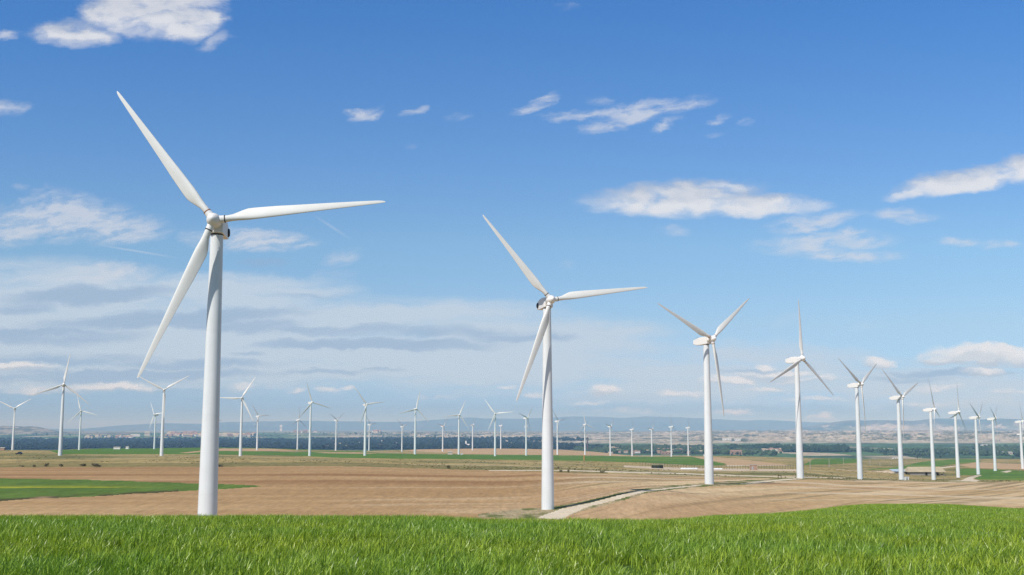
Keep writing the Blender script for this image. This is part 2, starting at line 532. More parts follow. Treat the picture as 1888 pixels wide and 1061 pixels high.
# --- fields further out on the plateau ------------------------------------
POLYS = [
    (S_GREEN, [(90, 831), (150, 828.5), (210, 826), (300, 824), (362, 824), (400, 832), (480, 832.5), (540, 834), (600, 832.5), (660, 832), (700, 836), (760, 837.5), (850, 838), (900, 838.5), (1010, 839.5), (1100, 840.5), (1170, 842), (1230, 842.5), (1275, 842.5),
               (1310, 850), (1338, 855.5), (1334, 858), (1310, 859), (1250, 856.5), (1180, 853), (1080, 850.5), (1010, 849), (900, 847.5), (740, 846), (620, 844.5), (570, 841.5), (480, 839), (300, 837.8), (190, 837.5), (110, 837.5)]),
    (S_BARE, [(330, 835.5), (400, 828), (420, 826.5), (480, 826.5), (555, 832), (480, 831.7), (400, 831.4), (345, 836)]),
    (S_GREEN, [(395, 827), (420, 822), (560, 824), (680, 826), (690, 832), (560, 830), (500, 827.5)]),
    (S_BARE, [(576, 834.4), (660, 834.2), (700, 836.6), (660, 837), (600, 836)]),
    (S_BARE, [(745, 832), (790, 825), (900, 822), (1010, 824), (1100, 829), (1200, 836), (1240, 841), (1170, 842), (1100, 840.5), (1010, 839.5), (900, 838.5), (850, 838), (830, 835.5)]),
    (S_BARE, [(1275, 842), (1330, 844), (1400, 851), (1462, 858.5), (1340, 860), (1338, 855), (1310, 850)]),
    (S_GREEN, [(1590, 866), (1660, 861), (1700, 851.5), (1760, 847), (1800, 847), (1810, 851.5), (1750, 857), (1720, 862.5), (1660, 865.5)]),
    (S_GREEN, [(1480, 858), (1500, 847), (1580, 845), (1590, 853), (1540, 856)]),
    (S_BARE, [(1765, 858), (1800, 853), (1888, 856), (2100, 858), (2100, 867), (1888, 866.5), (1800, 863.5)]),
    (S_GREEN, [(1762, 864.5), (1800, 865), (1888, 868.5), (2300, 870), (2300, 886), (1888, 886.5), (1805, 885), (1796, 882), (1810, 877), (1762, 876)]),
    (S_BARE, [(1150, 858.5), (1200, 860.5), (1240, 862.5), (1480, 866), (1480, 869.5), (1300, 868.5), (1220, 866), (1150, 861.5)]),
]
g2 = mixa(np.array([0.07, 0.145, 0.026]), np.array([0.12, 0.215, 0.04]), 0.7 * fbm(fx / 40, fy / 90, 131, 3) + 0.3 * n_c)
g2 = mixa(g2, np.array([0.20, 0.25, 0.05]), 0.8 * sstep(0.6, 0.74, fbm(fx / 60, fy / 40, 132, 3)) * (px > 1030))
b2 = mixa(np.array([0.42, 0.275, 0.15]), np.array([0.50, 0.36, 0.21]), fbm(fx / 90, fy / 60, 133, 4))
b2 = mixa(b2, np.array([0.62, 0.54, 0.42]), 0.6 * ((px > 1140) & (px < 1490) & (pw > 858)))
for c_, poly in POLYS:
    mk = inpoly(px, pw, poly) & (fy > 460) & (fy < 3300)
    cls[mk] = c_
    setc(mk, g2 if c_ == S_GREEN else b2)
# --- tracks and verges -----------------------------------------------------
VERGE = [(880, 948), (960, 939), (1010, 936), (1060, 928), (1120, 914), (1170, 902.5), (1215, 897.5), (1290, 891.5), (1330, 889), (1377, 885.5), (1440, 882.4), (1475, 881), (1490, 884), (1440, 887.6), (1362, 895), (1283, 898.5), (1240, 902.5), (1189, 910.5), (1138, 926), (1082, 940), (1030, 958), (960, 958), (880, 954)]
TRACKS = [
    [(990, 956), (998, 952), (1036, 938), (1087, 928), (1138, 914), (1181, 905), (1240, 898.7), (1283, 894.9), (1300, 894.6), (1283, 896.6), (1240, 900.8), (1189, 907.2), (1138, 921.5), (1082, 935.5), (1046, 952), (1040, 958)],
    [(1362, 893), (1392, 888.3), (1440, 884), (1480, 882.2), (1480, 884), (1440, 886.2), (1392, 892)],
    [(1040, 866.8), (1150, 869.6), (1260, 872.6), (1360, 876.4), (1440, 878.8), (1560, 881), (1560, 882.2), (1440, 880.4), (1360, 878.2), (1260, 874.6), (1150, 871.8), (1040, 868.6), (900, 868.4), (900, 867.2)],
    [(1744, 887.6), (1772, 886), (1784, 880.5), (1798, 877), (1812, 876.5), (1798, 880.5), (1794, 883.5), (1806, 886.8), (1800, 888.5)],
    [(1725, 863), (1765, 858.5), (1765, 860.5), (1735, 864)],
    [(1845, 870.5), (1860, 868), (1866, 869), (1856, 872)],
]
mk = inpoly(px, pw, VERGE) & (fy > 190) & (fy < 470)
cls[mk] = S_VERGE
vg = mixa(np.array([0.135, 0.15, 0.05]), np.array([0.36, 0.29, 0.17]), sstep(0.36, 0.6, fbm(fx / 3.5, fy / 9, 141, 4)))
setc(mk, vg)
trk = mixa(np.array([0.56, 0.46, 0.32]), np.array([0.68, 0.59, 0.45]), fbm(fx / 3, fy / 12, 142, 3))
for poly in TRACKS:
    mk = inpoly(px, py + wob * 0.8, poly) & (fy > 190) & (fy < 1500)
    cls[mk] = S_TRACK
    setc(mk, trk)
# --- young wheat on the near hill ------------------------------------------
wheat_lim = pl([(-900, 122), (900, 122), (1200, 128), (1300, 140), (1400, 150), (1600, 172), (1888, 180), (2600, 180)], px)
is_w = fy < wheat_lim
cls[is_w] = S_WHEAT
setc(is_w, mixa(np.array([0.045, 0.085, 0.016]), np.array([0.075, 0.14, 0.025]), fbm(fx / 5, fy / 9, 151, 3)))
# --- the valley --------------------------------------------------------------
is_v = fy > 3300
cls[is_v] = S_VALLEY
patch_x, patch_y = fx + 260 * fbm(fx / 900, fy / 900, 161), fy + 500 * fbm(fx / 1300, fy / 1300, 162)
cell = _hash(np.floor(patch_x / 420), np.floor(patch_y / 560), 5)
cell2 = _hash(np.floor(patch_x / 190 + 0.3), np.floor(patch_y / 900), 6)
vgreen = mixa(np.array([0.055, 0.115, 0.04]), np.array([0.115, 0.19, 0.065]), cell)
vtan = mixa(np.array([0.30, 0.25, 0.15]), np.array([0.46, 0.38, 0.26]), cell2)
val = mixa(vgreen, vtan, (0.35 * cell + 0.65 * cell2 > pl([(0, 0.80), (700, 0.74), (1300, 0.70), (1900, 0.78)], px)) * 1.0)
trees = sstep(0.50, 0.64, fbm(fx / 330, fy / 520, 163, 4))
val = mixa(val, np.array([0.035, 0.062, 0.026]), trees * 0.9)
setc(is_v, val)
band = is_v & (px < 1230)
shaded_wood = sstep(5200, 5600, fy) * (1 - sstep(9000, 10500, fy + 900 * (fbm(fx / 700, fy / 700, 166) - 0.5))) * (1 - sstep(940, 1180, px + 60 * (n_b - 0.5)))
col[band] = mixa(col, np.array([0.012, 0.022, 0.014]), shaded_wood * 0.93)[band]  # woodland floor, with the cloud shadow over it painted into the colour
# plateau lands beyond, paler with distance
hl = (fy > 7300) & (px > 480) & (fy < 20000)
gxr = np.gradient(ZZ, axis=1) / np.maximum(np.gradient(XX, axis=1), 1e-6)
gyr = np.gradient(ZZ, axis=0) / np.maximum(np.gradient(YY, axis=0), 1e-6)
slope = np.hypot(gxr, gyr)
sl = (slope[:-1, :-1] + slope[1:, 1:]).ravel() / 2
zrel = fz - VALLEY
grain = 0.5 * fbm(fx / 55, fy / 120, 171, 4) + 0.5 * fbm(fx / 420, fy / 700, 172, 4)
hcol = mixa(np.array([0.13, 0.145, 0.09]), np.array([0.44, 0.37, 0.275]), sstep(0.38, 0.60, grain + 0.5 * (sl - 0.12)))
hcol = mixa(hcol, np.array([0.58, 0.51, 0.41]), sstep(0.58, 0.72, fbm(fx / 120, fy / 260, 173, 4)) * 0.75)
hcol = mixa(hcol, np.array([0.06, 0.085, 0.045]), sstep(0.56, 0.66, fbm(fx / 260 + 5, fy / 300, 174, 4)) * 0.75)
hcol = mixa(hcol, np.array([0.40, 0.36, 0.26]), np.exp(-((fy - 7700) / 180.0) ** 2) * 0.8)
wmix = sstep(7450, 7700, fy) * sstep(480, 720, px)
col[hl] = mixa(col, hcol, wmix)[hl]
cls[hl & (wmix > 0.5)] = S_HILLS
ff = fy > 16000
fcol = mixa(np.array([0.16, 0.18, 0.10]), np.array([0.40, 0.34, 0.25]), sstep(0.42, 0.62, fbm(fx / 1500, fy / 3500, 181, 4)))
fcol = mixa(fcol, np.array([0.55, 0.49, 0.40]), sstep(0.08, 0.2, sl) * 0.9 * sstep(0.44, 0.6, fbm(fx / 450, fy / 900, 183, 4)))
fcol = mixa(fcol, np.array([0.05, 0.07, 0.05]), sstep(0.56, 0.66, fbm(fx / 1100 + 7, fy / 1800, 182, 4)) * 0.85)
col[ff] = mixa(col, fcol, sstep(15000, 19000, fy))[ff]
mesa = (fy > 22000) & (fy < 34000) & (zrel > 120)
col[mesa] = mixa(col, np.array([0.06, 0.08, 0.06]), sstep(120, 190, zrel + 90 * (fbm(fx / 600, fy / 700, 184) - 0.5)) * 0.85)[mesa]
lm = (fy > 12500) & (fy < 17000) & (px < 240) & (zrel > 25)
col[lm] = mixa(np.array([0.10, 0.11, 0.07]), np.array([0.30, 0.27, 0.20]), sstep(0.42, 0.62, fbm(fx / 160, fy / 260, 186, 4)))[lm]
cls[(fy > 22000)] = S_HILLS
cls[(fy > 33500)] = S_MOUNT
setc(fy > 33500, mixa(np.array([0.035, 0.05, 0.04]), np.array([0.10, 0.10, 0.08]), fbm(fx / 3000, fy / 3000, 185, 4)))

GM = {
    S_SCRUB: ("scrubland", ground_mat("scrub_ground", 0.12, 0.5, 0.22, 0.38, (1, 0.3, 1))),
    S_WHEAT: ("wheat_field", ground_mat("wheat_soil", 0.8, 6, 0.2, 0.25)),
    S_PLOUGH: ("ploughed_field", ground_mat("ploughed_soil", 0.35, 0.9, 0.11, 0.20, (1, 0.14, 1), math.radians(-33), 0.5, 0.9)),
    S_GREEN: ("green_field", ground_mat("young_crop", 0.15, 0.8, 0.18, 0.25, (1, 0.3, 1))),
    S_TRACK: ("dirt_track", ground_mat("track_gravel", 0.5, 2.0, 0.10, 0.12)),
    S_VERGE: ("grass_verge", ground_mat("verge_grass", 0.5, 1.8, 0.22, 0.35)),
    S_VALLEY: ("valley_plain", ground_mat("valley_fields", 0.012, 0.05, 0.2, 0.3)),
    S_HILLS: ("eroded_hills", ground_mat("eroded_rock", 0.006, 0.03, 0.2, 0.3)),
    S_MOUNT: ("mountains", ground_mat("mountain_forest", 0.0006, 0.004, 0.2, 0.2)),
    S_BARE: ("bare_field", ground_mat("bare_soil", 0.08, 0.5, 0.14, 0.2, (1, 0.4, 1))),
}
for c_, (nm, mt) in GM.items():
    sel = np.nonzero(cls == c_)[0]
    q = Q[sel]
    used, inv = np.unique(q, return_inverse=True)
    o = link(nm, np_mesh(nm, V[used], inv.reshape(q.shape), mt, col[sel]))
    tag(o, kind="structure")

# ground beside and behind the camera, out of the photograph
ths = np.linspace(math.atan(0.76), 2 * math.pi - math.atan(0.76), 60)
rr = np.exp(np.linspace(0, math.log(90000), 60))
Tg, Rg = np.meshgrid(ths, rr)
cosE = math.cos(math.atan(0.76))
zR = zt(0.76 * Rg * cosE, Rg * cosE)
zL = zt(-0.76 * Rg * cosE, Rg * cosE)
w = (Tg - ths[0]) / (ths[-1] - ths[0])
Zg = zR * (1 - w) + zL * w
Xg, Yg = Rg * np.sin(Tg), Rg * np.cos(Tg)
ii = np.arange(60 * 60).reshape(60, 60)
Qg = np.stack([ii[:-1, :-1], ii[:-1, 1:], ii[1:, 1:], ii[1:, :-1]], -1).reshape(-1, 4)
Vg = np.concatenate([np.stack([Xg, Yg, Zg], -1).reshape(-1, 3)])
rc = Rg[:-1, :-1].ravel()
cg = np.where(rc[:, None] < 160, np.array([[0.06, 0.11, 0.02]]), np.array([[0.30, 0.23, 0.13]]))
tag(link("ground", np_mesh("ground", Vg, Qg, GM[S_WHEAT][1], cg)), kind="structure")

# ------------------------------------------------------------------ wind turbines
RB = 23.5
TILT = math.radians(5)
OVER = 2.55   # rotor plane to tower axis


def airfoil(c, t, n=20):
    """Closed section, leading edge at +0.3c, trailing edge at -0.7c (x); thickness along y."""
    pts = []
    for i in range(n):
        u = 2 * math.pi * i / n
        xx = 0.5 * (1 + math.cos(u))        # 1 = trailing
        th = 5 * t * (0.2969 * math.sqrt(max(xx, 0)) - 0.126 * xx - 0.3516 * xx ** 2 + 0.2843 * xx ** 3 - 0.1015 * xx ** 4)
        pts.append((0.3 * c - xx * c, math.copysign(th * c, math.sin(u)) if abs(math.sin(u)) > 1e-6 else 0.0))
    return pts


BLADE = [  # r/R, chord, thickness ratio, twist deg, roundness
    (0.062, 0.92, 1.0, 14, 1.0), (0.085, 0.92, 1.0, 14, 1.0), (0.11, 1.10, 0.8, 14, 0.7), (0.14, 1.42, 0.55, 13.5, 0.35), (0.17, 1.62, 0.42, 13, 0.12), (0.20, 1.75, 0.34, 12, 0), (0.235, 1.76, 0.29, 11, 0), (0.28, 1.69, 0.26, 9.5, 0),
    (0.36, 1.58, 0.23, 7.5, 0), (0.46, 1.36, 0.21, 5.5, 0), (0.58, 1.14, 0.19, 3.8, 0), (0.70, 0.93, 0.18, 2.4, 0), (0.82, 0.72, 0.17, 1.3, 0), (0.90, 0.57, 0.16, 0.7, 0), (0.955, 0.45, 0.15, 0.3, 0), (0.982, 0.33, 0.14, 0, 0), (0.996, 0.17, 0.13, 0, 0), (1.0, 0.05, 0.12, 0, 0)]


def blade_mesh():
    mb = MB()
    rings = []
    n = 20
    for rr_, c, t, tw, rnd in BLADE:
        r = rr_ * RB
        pa = airfoil(c, min(t, 0.4), n)
        ring = []
        bend = 0.55 * max(0, rr_ - 0.1) ** 2
        for i in range(n):
            u = 2 * math.pi * i / n
            ex, ey = -0.46 * math.cos(u), 0.46 * math.sin(u)
            x = pa[i][0] * (1 - rnd) + ex * rnd
            y = pa[i][1] * (1 - rnd) + ey * rnd
            w = math.radians(-tw)
            ring.append((x * math.cos(w) - y * math.sin(w), x * math.sin(w) + y * math.cos(w) + bend, r))
        rings.append(ring)
    mb.rings(rings)
    return mb


def lathe_y(prof, n=28):
    return [[(r * math.cos(2 * math.pi * i / n), y, r * math.sin(2 * math.pi * i / n)) for i in range(n)] for y, r in prof]


def hub_mesh():
    mb = MB()
    prof = [(-1.45, 0.02), (-1.42, 0.16), (-1.32, 0.33), (-1.1, 0.55), (-0.8, 0.76), (-0.45, 0.90), (-0.1, 0.96), (0.35, 0.97), (0.62, 0.93), (0.70, 0.80)]
    mb.rings(lathe_y(prof))
    for k in range(3):     # stubs the blades bolt on to
        a = k * 2 * math.pi / 3
        d = (math.sin(a), 0, math.cos(a))
        mb.tube([c * 0.55 for c in d], [c * 1.47 for c in d], 0.56, 0.50, 20)
    return mb


def rrect(w, zb, zt_, y, rad=0.12, n=4):
    pts = []
    for cx_, cz_, a0 in ((w - rad, zt_ - rad, 0), (-w + rad, zt_ - rad, 90), (-w + rad, zb + rad, 180), (w - rad, zb + rad, 270)):
        for k in range(n):
            a = math.radians(a0 + 90 * k / (n - 1))
            pts.append((cx_ + rad * math.cos(a), y, cz_ + rad * math.sin(a)))
    return pts


def nacelle_mesh():
    mb = MB()
    secs = [(1.50, 0.86, -1.20, 0.66), (1.56, 0.96, -1.32, 0.78), (2.4, 1.02, -1.36, 0.90), (4.3, 1.02, -1.30, 0.98), (4.7, 1.0, -1.28, 0.95), (6.3, 0.86, -1.08, 0.66), (6.32, 0.83, -1.05, 0.63), (6.40, 0.83, -0.92, 0.63), (6.42, 0.85, -0.90, 0.65), (7.12, 0.80, -0.80, 0.52), (7.2, 0.72, -0.72, 0.44)]
    mb.rings([rrect(w_, zb, zt_, y) for y, w_, zb, zt_ in secs], smooth=False)
    mb.rings(lathe_y([(0.62, 0.72), (0.7, 0.78), (1.52, 0.80)], 20))
    return mb


def tower_mesh(H, rtop=0.86, rbot=1.36):
    mb = MB()
    n = 36
    prof = []
    secs = [0.0, 0.20, 0.44, 0.70, 1.0]
    hz = H - 1.42
    rad = lambda t: rbot + (rtop - rbot) * t
    prof = [(hz * q / 12, rad(q / 12)) for q in range(13)]
    ring = lambda z, r: [(r * math.cos(2 * math.pi * i / n), r * math.sin(2 * math.pi * i / n), z) for i in range(n)]
    mb.rings([ring(z, r) for z, r in prof])
    for t in secs[1:-1]:        # flange seams
        z0, r0 = t * hz, rad(t)
        mb.rings([ring(z0 - 0.03, r0 - 0.02), ring(z0 - 0.03, r0 + 0.012), ring(z0 + 0.03, r0 + 0.012), ring(z0 + 0.03, r0 - 0.02)], smooth=False, cap=False)
    return mb


def sub_mesh(kind):
    mb = MB()
    n = 20
    if kind == "root_band":
        rs = [[(rad * math.cos(2 * math.pi * i / n), rad * math.sin(2 * math.pi * i / n), z) for i in range(n)] for z, rad in ((1.46, 0.44), (1.46, 0.535), (1.58, 0.535), (1.58, 0.44))]
        mb.rings(rs, smooth=False, cap=False)
    elif kind == "yaw_ring":
        rs = [[(rad * math.cos(2 * math.pi * i / 32), rad * math.sin(2 * math.pi * i / 32), z) for i in range(32)] for z, rad in ((-0.05, 0.80), (-0.05, 0.90), (0.10, 0.90), (0.10, 0.80))]
        mb.rings(rs, smooth=False)
    elif kind == "weather_mast":
        mb.tube((0.25, 6.1, 0.66), (0.25, 6.1, 1.35), 0.03)
        mb.tube((-0.25, 6.1, 0.66), (-0.25, 6.1, 1.25), 0.03)
        mb.tube((-0.4, 6.1, 1.2), (-0.1, 6.1, 1.2), 0.05)
        mb.tube((0.1, 6.1, 1.32), (0.4, 6.1, 1.32), 0.05)
    return mb


P = {}
P["blade"] = blade_mesh().build("blade", M["blade"]).data
P["hub"] = hub_mesh().build("hub", M["nacelle"]).data
P["nacelle"] = nacelle_mesh().build("nacelle", M["nacelle"]).data
P["root_band"] = sub_mesh("root_band").build("root_band", M["dark_seal"]).data
P["rust_band"] = sub_mesh("root_band").build("root_band", M["rust"]).data
P["yaw_ring"] = sub_mesh("yaw_ring").build("yaw_ring", M["dark_seal"]).data
P["weather_mast"] = sub_mesh("weather_mast").build("weather_mast", M["steel"]).data
vm = MB()
vm.rings([[(x_, 6.0 + 0.62 * math.cos(2 * math.pi * i / 24) * s_, -0.18 + 0.62 * math.sin(2 * math.pi * i / 24) * s_) for i in range(24)] for x_, s_ in ((0.78, 1.0), (0.98, 0.98), (1.08, 0.86), (1.12, 0.5))])
P["side_vent"] = vm.build("side_vent", M["black"]).data
for o in list(COL.objects):
    if o.type == "MESH" and o.name in ("blade", "hub", "nacelle", "root_band", "root_band.001", "yaw_ring", "weather_mast", "side_vent"):
        bpy.data.objects.remove(o)

TURB = [  # key, hub column, hub row, depth, yaw, phase
    ('T1', 394.0, 406.3, 149, -4, 82.5), ('T2', 1015.8, 553.0, 237, -18, 81.0), ('T3', 1313.5, 625.0, 331, -37, 54.0), ('T4', 1479.0, 661.0, 421, -41, 6.0), ('T5', 1588.0, 708.7, 551, -46, 61.5), ('T6', 1663.7, 732.0, 601, -44, 69.0),
    ('T7', 1723.0, 754.7, 731, -61, 103.5), ('T8', 1767.7, 759.9, 795, -52, 18.0), ('T9', 1804.6, 769.2, 880, -53, 58.5), ('T10', 1835.5, 771.9, 1000, -58, 57.0), ('T11', 1886.0, 777.0, 1080, -57, 105.0), ('T12', 1884.0, 800.7, 1700, -57, 91.5),
    ('L1', 26.5, 753.5, 1408, -12, 57.0), ('L2', 117.7, 709.0, 825, -25, 9.0), ('L3', 149.0, 758.0, 1504, -14, 105.0), ('L4', 302.7, 719.0, 918, -19, 58.5), ('L5', 284.2, 764.6, 1646, 39, 84.0), ('L6', 445.4, 734.4, 1039, -3, 31.5),
    ('S0', 392.0, 768.0, 1776, -65, 109.5), ('S7', 477.4, 767.5, 1762, -51, 85.5), ('S8', 551.5, 774.4, 1953, -57, 6.0), ('L9', 575.4, 742.2, 1172, -42, 105.0), ('S10', 622.2, 774.8, 1988, -62, 58.5), ('L11', 676.4, 745.8, 1180, -37, 82.5),
    ('S12', 683.0, 783.0, 2276, -65, 84.0), ('S13', 743.3, 786.7, 2248, -56, 70.5), ('L14', 767.6, 754.0, 1322, -29, 15.0), ('S15', 818.4, 785.8, 2257, -59, 43.5), ('L16', 847.4, 765.4, 1494, -23, 25.5), ('S17', 873.5, 783.9, 2309, -74, 28.5),
    ('L18', 913.0, 763.2, 1428, -1, 84.0), ('S19', 925.4, 784.8, 2453, -75, 4.5), ('L20', 972.9, 770.7, 1558, -57, 46.5), ('S21', 972.0, 787.0, 2503, -75, 16.5), ('L22', 1030.0, 776.6, 1751, -55, 79.5), ('L23', 1079.8, 782.7, 1929, -33, 112.5),
    ('L24', 1127.0, 786.4, 2017, -55, 43.5), ('L25', 1167.3, 792.0, 2172, -75, 13.5), ('L26', 1203.5, 791.3, 2139, -58, 34.5), ('L27', 1239.6, 787.0, 2040, -64, 111.0), ('L28', 1270.6, 788.6, 2118, -72, 108.0)]
TLAB = {
    'T1': "largest white wind turbine, rising just behind the wheat, with a rust orange blade band",
    'T2': "second largest wind turbine, standing beside the start of the pale dirt track",
    'T3': "wind turbine beside the dirt track with two blades raised in a wide V",
    'T4': "wind turbine with one blade straight up, at the far end of the dirt track",
    'T5': "wind turbine behind the pale ploughed field with a bright right blade and grey left one",
    'T6': "wind turbine with a small white box at its foot and one dark blade raised left",
    'T7': "wind turbine in front of the low farm shed with a thin blade raised",
    'T8': "wind turbine just past the farm shed with a dirt track bending to its foot",
    'T9': "wind turbine with a narrow V of blades, at the edge of the right green field",
    'T10': "narrow edge-on wind turbine past the green field, second from the right edge",
    'T11': "wind turbine cut by the right edge of the photo, with one dark blade up",
    'T12': "tiny wind turbine almost hidden behind the tower at the right edge",
    'L1': "leftmost wind turbine, its blades in a Y and one hanging before its tower",
    'L2': "tall front-facing wind turbine above the dark car, tallest on the far left",
    'L3': "small front-facing wind turbine just right of the tallest far left one",
    'L4': "wind turbine with V blades and one down its tower, left of the largest tower",
    'L5': "small wind turbine facing left, just beside the V-bladed one left of the largest tower",
    'L6': "wind turbine right of the largest tower with one blade level to the left",
    'S0': "far wind turbine hidden behind the largest tower, one blade tip showing past it",
    'S7': "small wind turbine with a blade level to the right, second past the largest tower",
    'S8': "small wind turbine with one blade straight up and two drooping, left of a larger one",
    'L9': "mid-sized wind turbine with a blade leaning left, in a bare patch of the green strip",
    'S10': "small lone wind turbine with bright upper right blade, between two larger green strip ones",
    'L11': "mid-sized wind turbine with a smaller one close behind its tower on the right",
    'S12': "small wind turbine half hidden close behind a larger tower on the green strip",
    'S13': "small wind turbine with V blades on the slope where the far brown field begins",
    'L14': "mid-sized wind turbine up left of the lone round bush, one blade almost straight up",
    'S15': "small wind turbine with dark left blade at the edge of the far brown field",
    'L16': "mid-sized wind turbine with a white kiosk at its foot and a blade level left",
    'S17': "small edge-on wind turbine beside the white silo",
    'L18': "mid-sized wind turbine facing the camera on the green strip, a blade level right",
    'S19': "small edge-on wind turbine just right of the front-facing one by the brown field",
    'L20': "wind turbine just left of the second largest tower, another hidden behind it",
    'S21': "tiny wind turbine hidden behind the tower left of the second largest one",
    'L22': "wind turbine just right of the second largest tower with a dark blade up left",
    'L23': "wind turbine with two drooping blades above the orange marker post",
    'L24': "small wind turbine with a dark left blade, next right of the brick chimney",
    'L25': "small edge-on wind turbine, third to the right of the brick chimney counting the drooping-bladed one out",
    'L26': "small wind turbine with a dark blade level left, above the dark green water tank",
    'L27': "small wind turbine by the red-roofed village, fourth from the third largest tower leftwards",
    'L28': "small edge-on wind turbine nearest to the left of the V-bladed tower by the track",
}
TLAB['L25'] = "small edge-on wind turbine left of the one above the dark green water tank"
TLAB['L27'] = "small wind turbine by the red-roofed village with a drooping right blade"
tower_cache = {}
for key, hx, hy, d, yaw, ph in TURB:
    hub = Vector(at(hx, hy, d))
    yw = math.radians(yaw)
    axis = Vector((math.sin(yw) * math.cos(TILT), math.cos(yw) * math.cos(TILT), -math.sin(TILT)))
    base = hub + axis * OVER
    gz = zs(base.x, base.y) - 0.25
    H = base.z - gz
    root = empty("wind_turbine", (base.x, base.y, gz))
    grp = "white wind turbines of the wind farm"
    tag(root, TLAB[key], "wind turbine", grp)
    big = key[0] == "T"
    hk = (round(H, 1), key[0] == "T")
    tw = tower_mesh(H, 0.86, 1.36) if big else tower_mesh(H, 0.86, 1.45)
    t = tw.build("tower", M["tower"], root)
    mat_rot = Matrix.Rotation(-yw, 4, "Z") @ Matrix.Rotation(-TILT, 4, "X")
    hub_l = hub - Vector((base.x, base.y, gz))
    nac = link("nacelle", P["nacelle"], root)
    nac.matrix_local = Matrix.Translation(hub_l) @ mat_rot
    hb = link("hub", P["hub"], root)
    hb.matrix_local = Matrix.Translation(hub_l) @ mat_rot @ Matrix.Rotation(math.radians(ph), 4, "Y")
    for k in range(3):
        bl = link("blade", P["blade"], root)
        bl.matrix_local = Matrix.Translation(hub_l) @ mat_rot @ Matrix.Rotation(math.radians(ph + 120 * k), 4, "Y")
        if d < 900:
            rust = key == 'T1' and k == 2
            bn = link("root_band", P["rust_band"] if (rust or key in ('T3', 'T5')) else P["root_band"], bl)
            if rust:
                tag(bn, "rusty orange band at the blade root")
    if d < 1000:
        yr = link("yaw_ring", P["yaw_ring"], t)
        yr.location = (0, 0, H - 1.42)
        link("weather_mast", P["weather_mast"], nac)
    if key in ('T1', 'T2'):
        sv = link("side_vent", P["side_vent"], nac)
        if key == 'T2':
            sv.scale = (-1, 1, 1)

# ------------------------------------------------------------------ things on the land
_HY = np.exp(np.linspace(math.log(120), math.log(60000), 5000))


def hit(px_, py_, y0=150.0):
    """Where the line of sight through (px, py) first meets the ground beyond depth y0."""
    q = np.array([at(px_, py_, 1.0)])[0]
    zr = q[2] * _HY
    zg = zt(q[0] * _HY, _HY)
    ok = np.nonzero((zg >= zr) & (_HY > y0))[0]
    Y = float(_HY[ok[0]]) if len(ok) else 3000.0
    return (q[0] * Y, Y, zs(q[0] * Y, Y))


def mpp(p):
    """Metres per photograph pixel at that depth."""
    return p[1] / F


def copy_tree(o, loc, rz=0.0, parent=None, s=1.0):
    c = o.copy()
    COL.objects.link(c)
    if parent is None:
        c.location = loc
        c.rotation_euler = (0, 0, rz)
        c.scale = (s, s, s)
    else:
        c.parent = parent
    for ch in list(o.children):
        copy_tree(ch, None, 0, c)
    return c


M["leaf_dark"] = plain("bush_leaves", (0.19, 0.175, 0.10), 0.8, 0.4, 0.8)
M["leaf_tree"] = plain("tree_leaves", (0.05, 0.075, 0.03), 0.8, 0.35, 0.15)
M["bark"] = plain("bark", (0.12, 0.09, 0.06), 0.9, 0.3, 3)
M["wall_cream"] = plain("cream_plaster", (0.50, 0.44, 0.36), 0.9, 0.15, 0.4)
M["wall_white"] = plain("white_plaster", (0.72, 0.70, 0.66), 0.85, 0.1, 0.4)
M["wall_brick"] = plain("brick_wall", (0.36, 0.24, 0.17), 0.9, 0.2, 2)
M["roof_red"] = plain("clay_roof", (0.34, 0.21, 0.15), 0.9, 0.25, 0.6)
M["roof_tan"] = plain("dusty_sheet_roof", (0.43, 0.36, 0.24), 0.85, 0.15, 0.3)
M["roof_blue"] = plain("blue_sheet_roof", (0.40, 0.50, 0.58), 0.6, 0.15, 0.4)
M["dark_open"] = plain("dark_opening", (0.015, 0.014, 0.013), 0.95, 0.2, 1)
M["wall_grey"] = plain("grey_block_wall", (0.28, 0.26, 0.23), 0.95, 0.2, 0.8)
M["tank"] = plain("dark_green_tank", (0.035, 0.05, 0.04), 0.6, 0.2, 1)
M["car_paint"] = plain("dark_car_paint", (0.02, 0.021, 0.025), 0.35, 0.1, 1, 0.0, 0.5)
M["glass"] = plain("car_glass", (0.03, 0.035, 0.04), 0.12, 0.1, 1, 0.0, 0.6)
M["tyre"] = plain("tyre_rubber", (0.02, 0.02, 0.02), 0.9, 0.1, 4)
M["white_film"] = plain("white_film", (0.70, 0.72, 0.74), 0.5, 0.1, 0.6)
M["orange_post"] = plain("orange_marker", (0.55, 0.27, 0.10), 0.8, 0.2, 1)
M["wood_pole"] = plain("weathered_pole", (0.38, 0.35, 0.30), 0.9, 0.2, 3)
M["rubble"] = plain("pale_rubble", (0.46, 0.37, 0.26), 0.95, 0.3, 0.7)


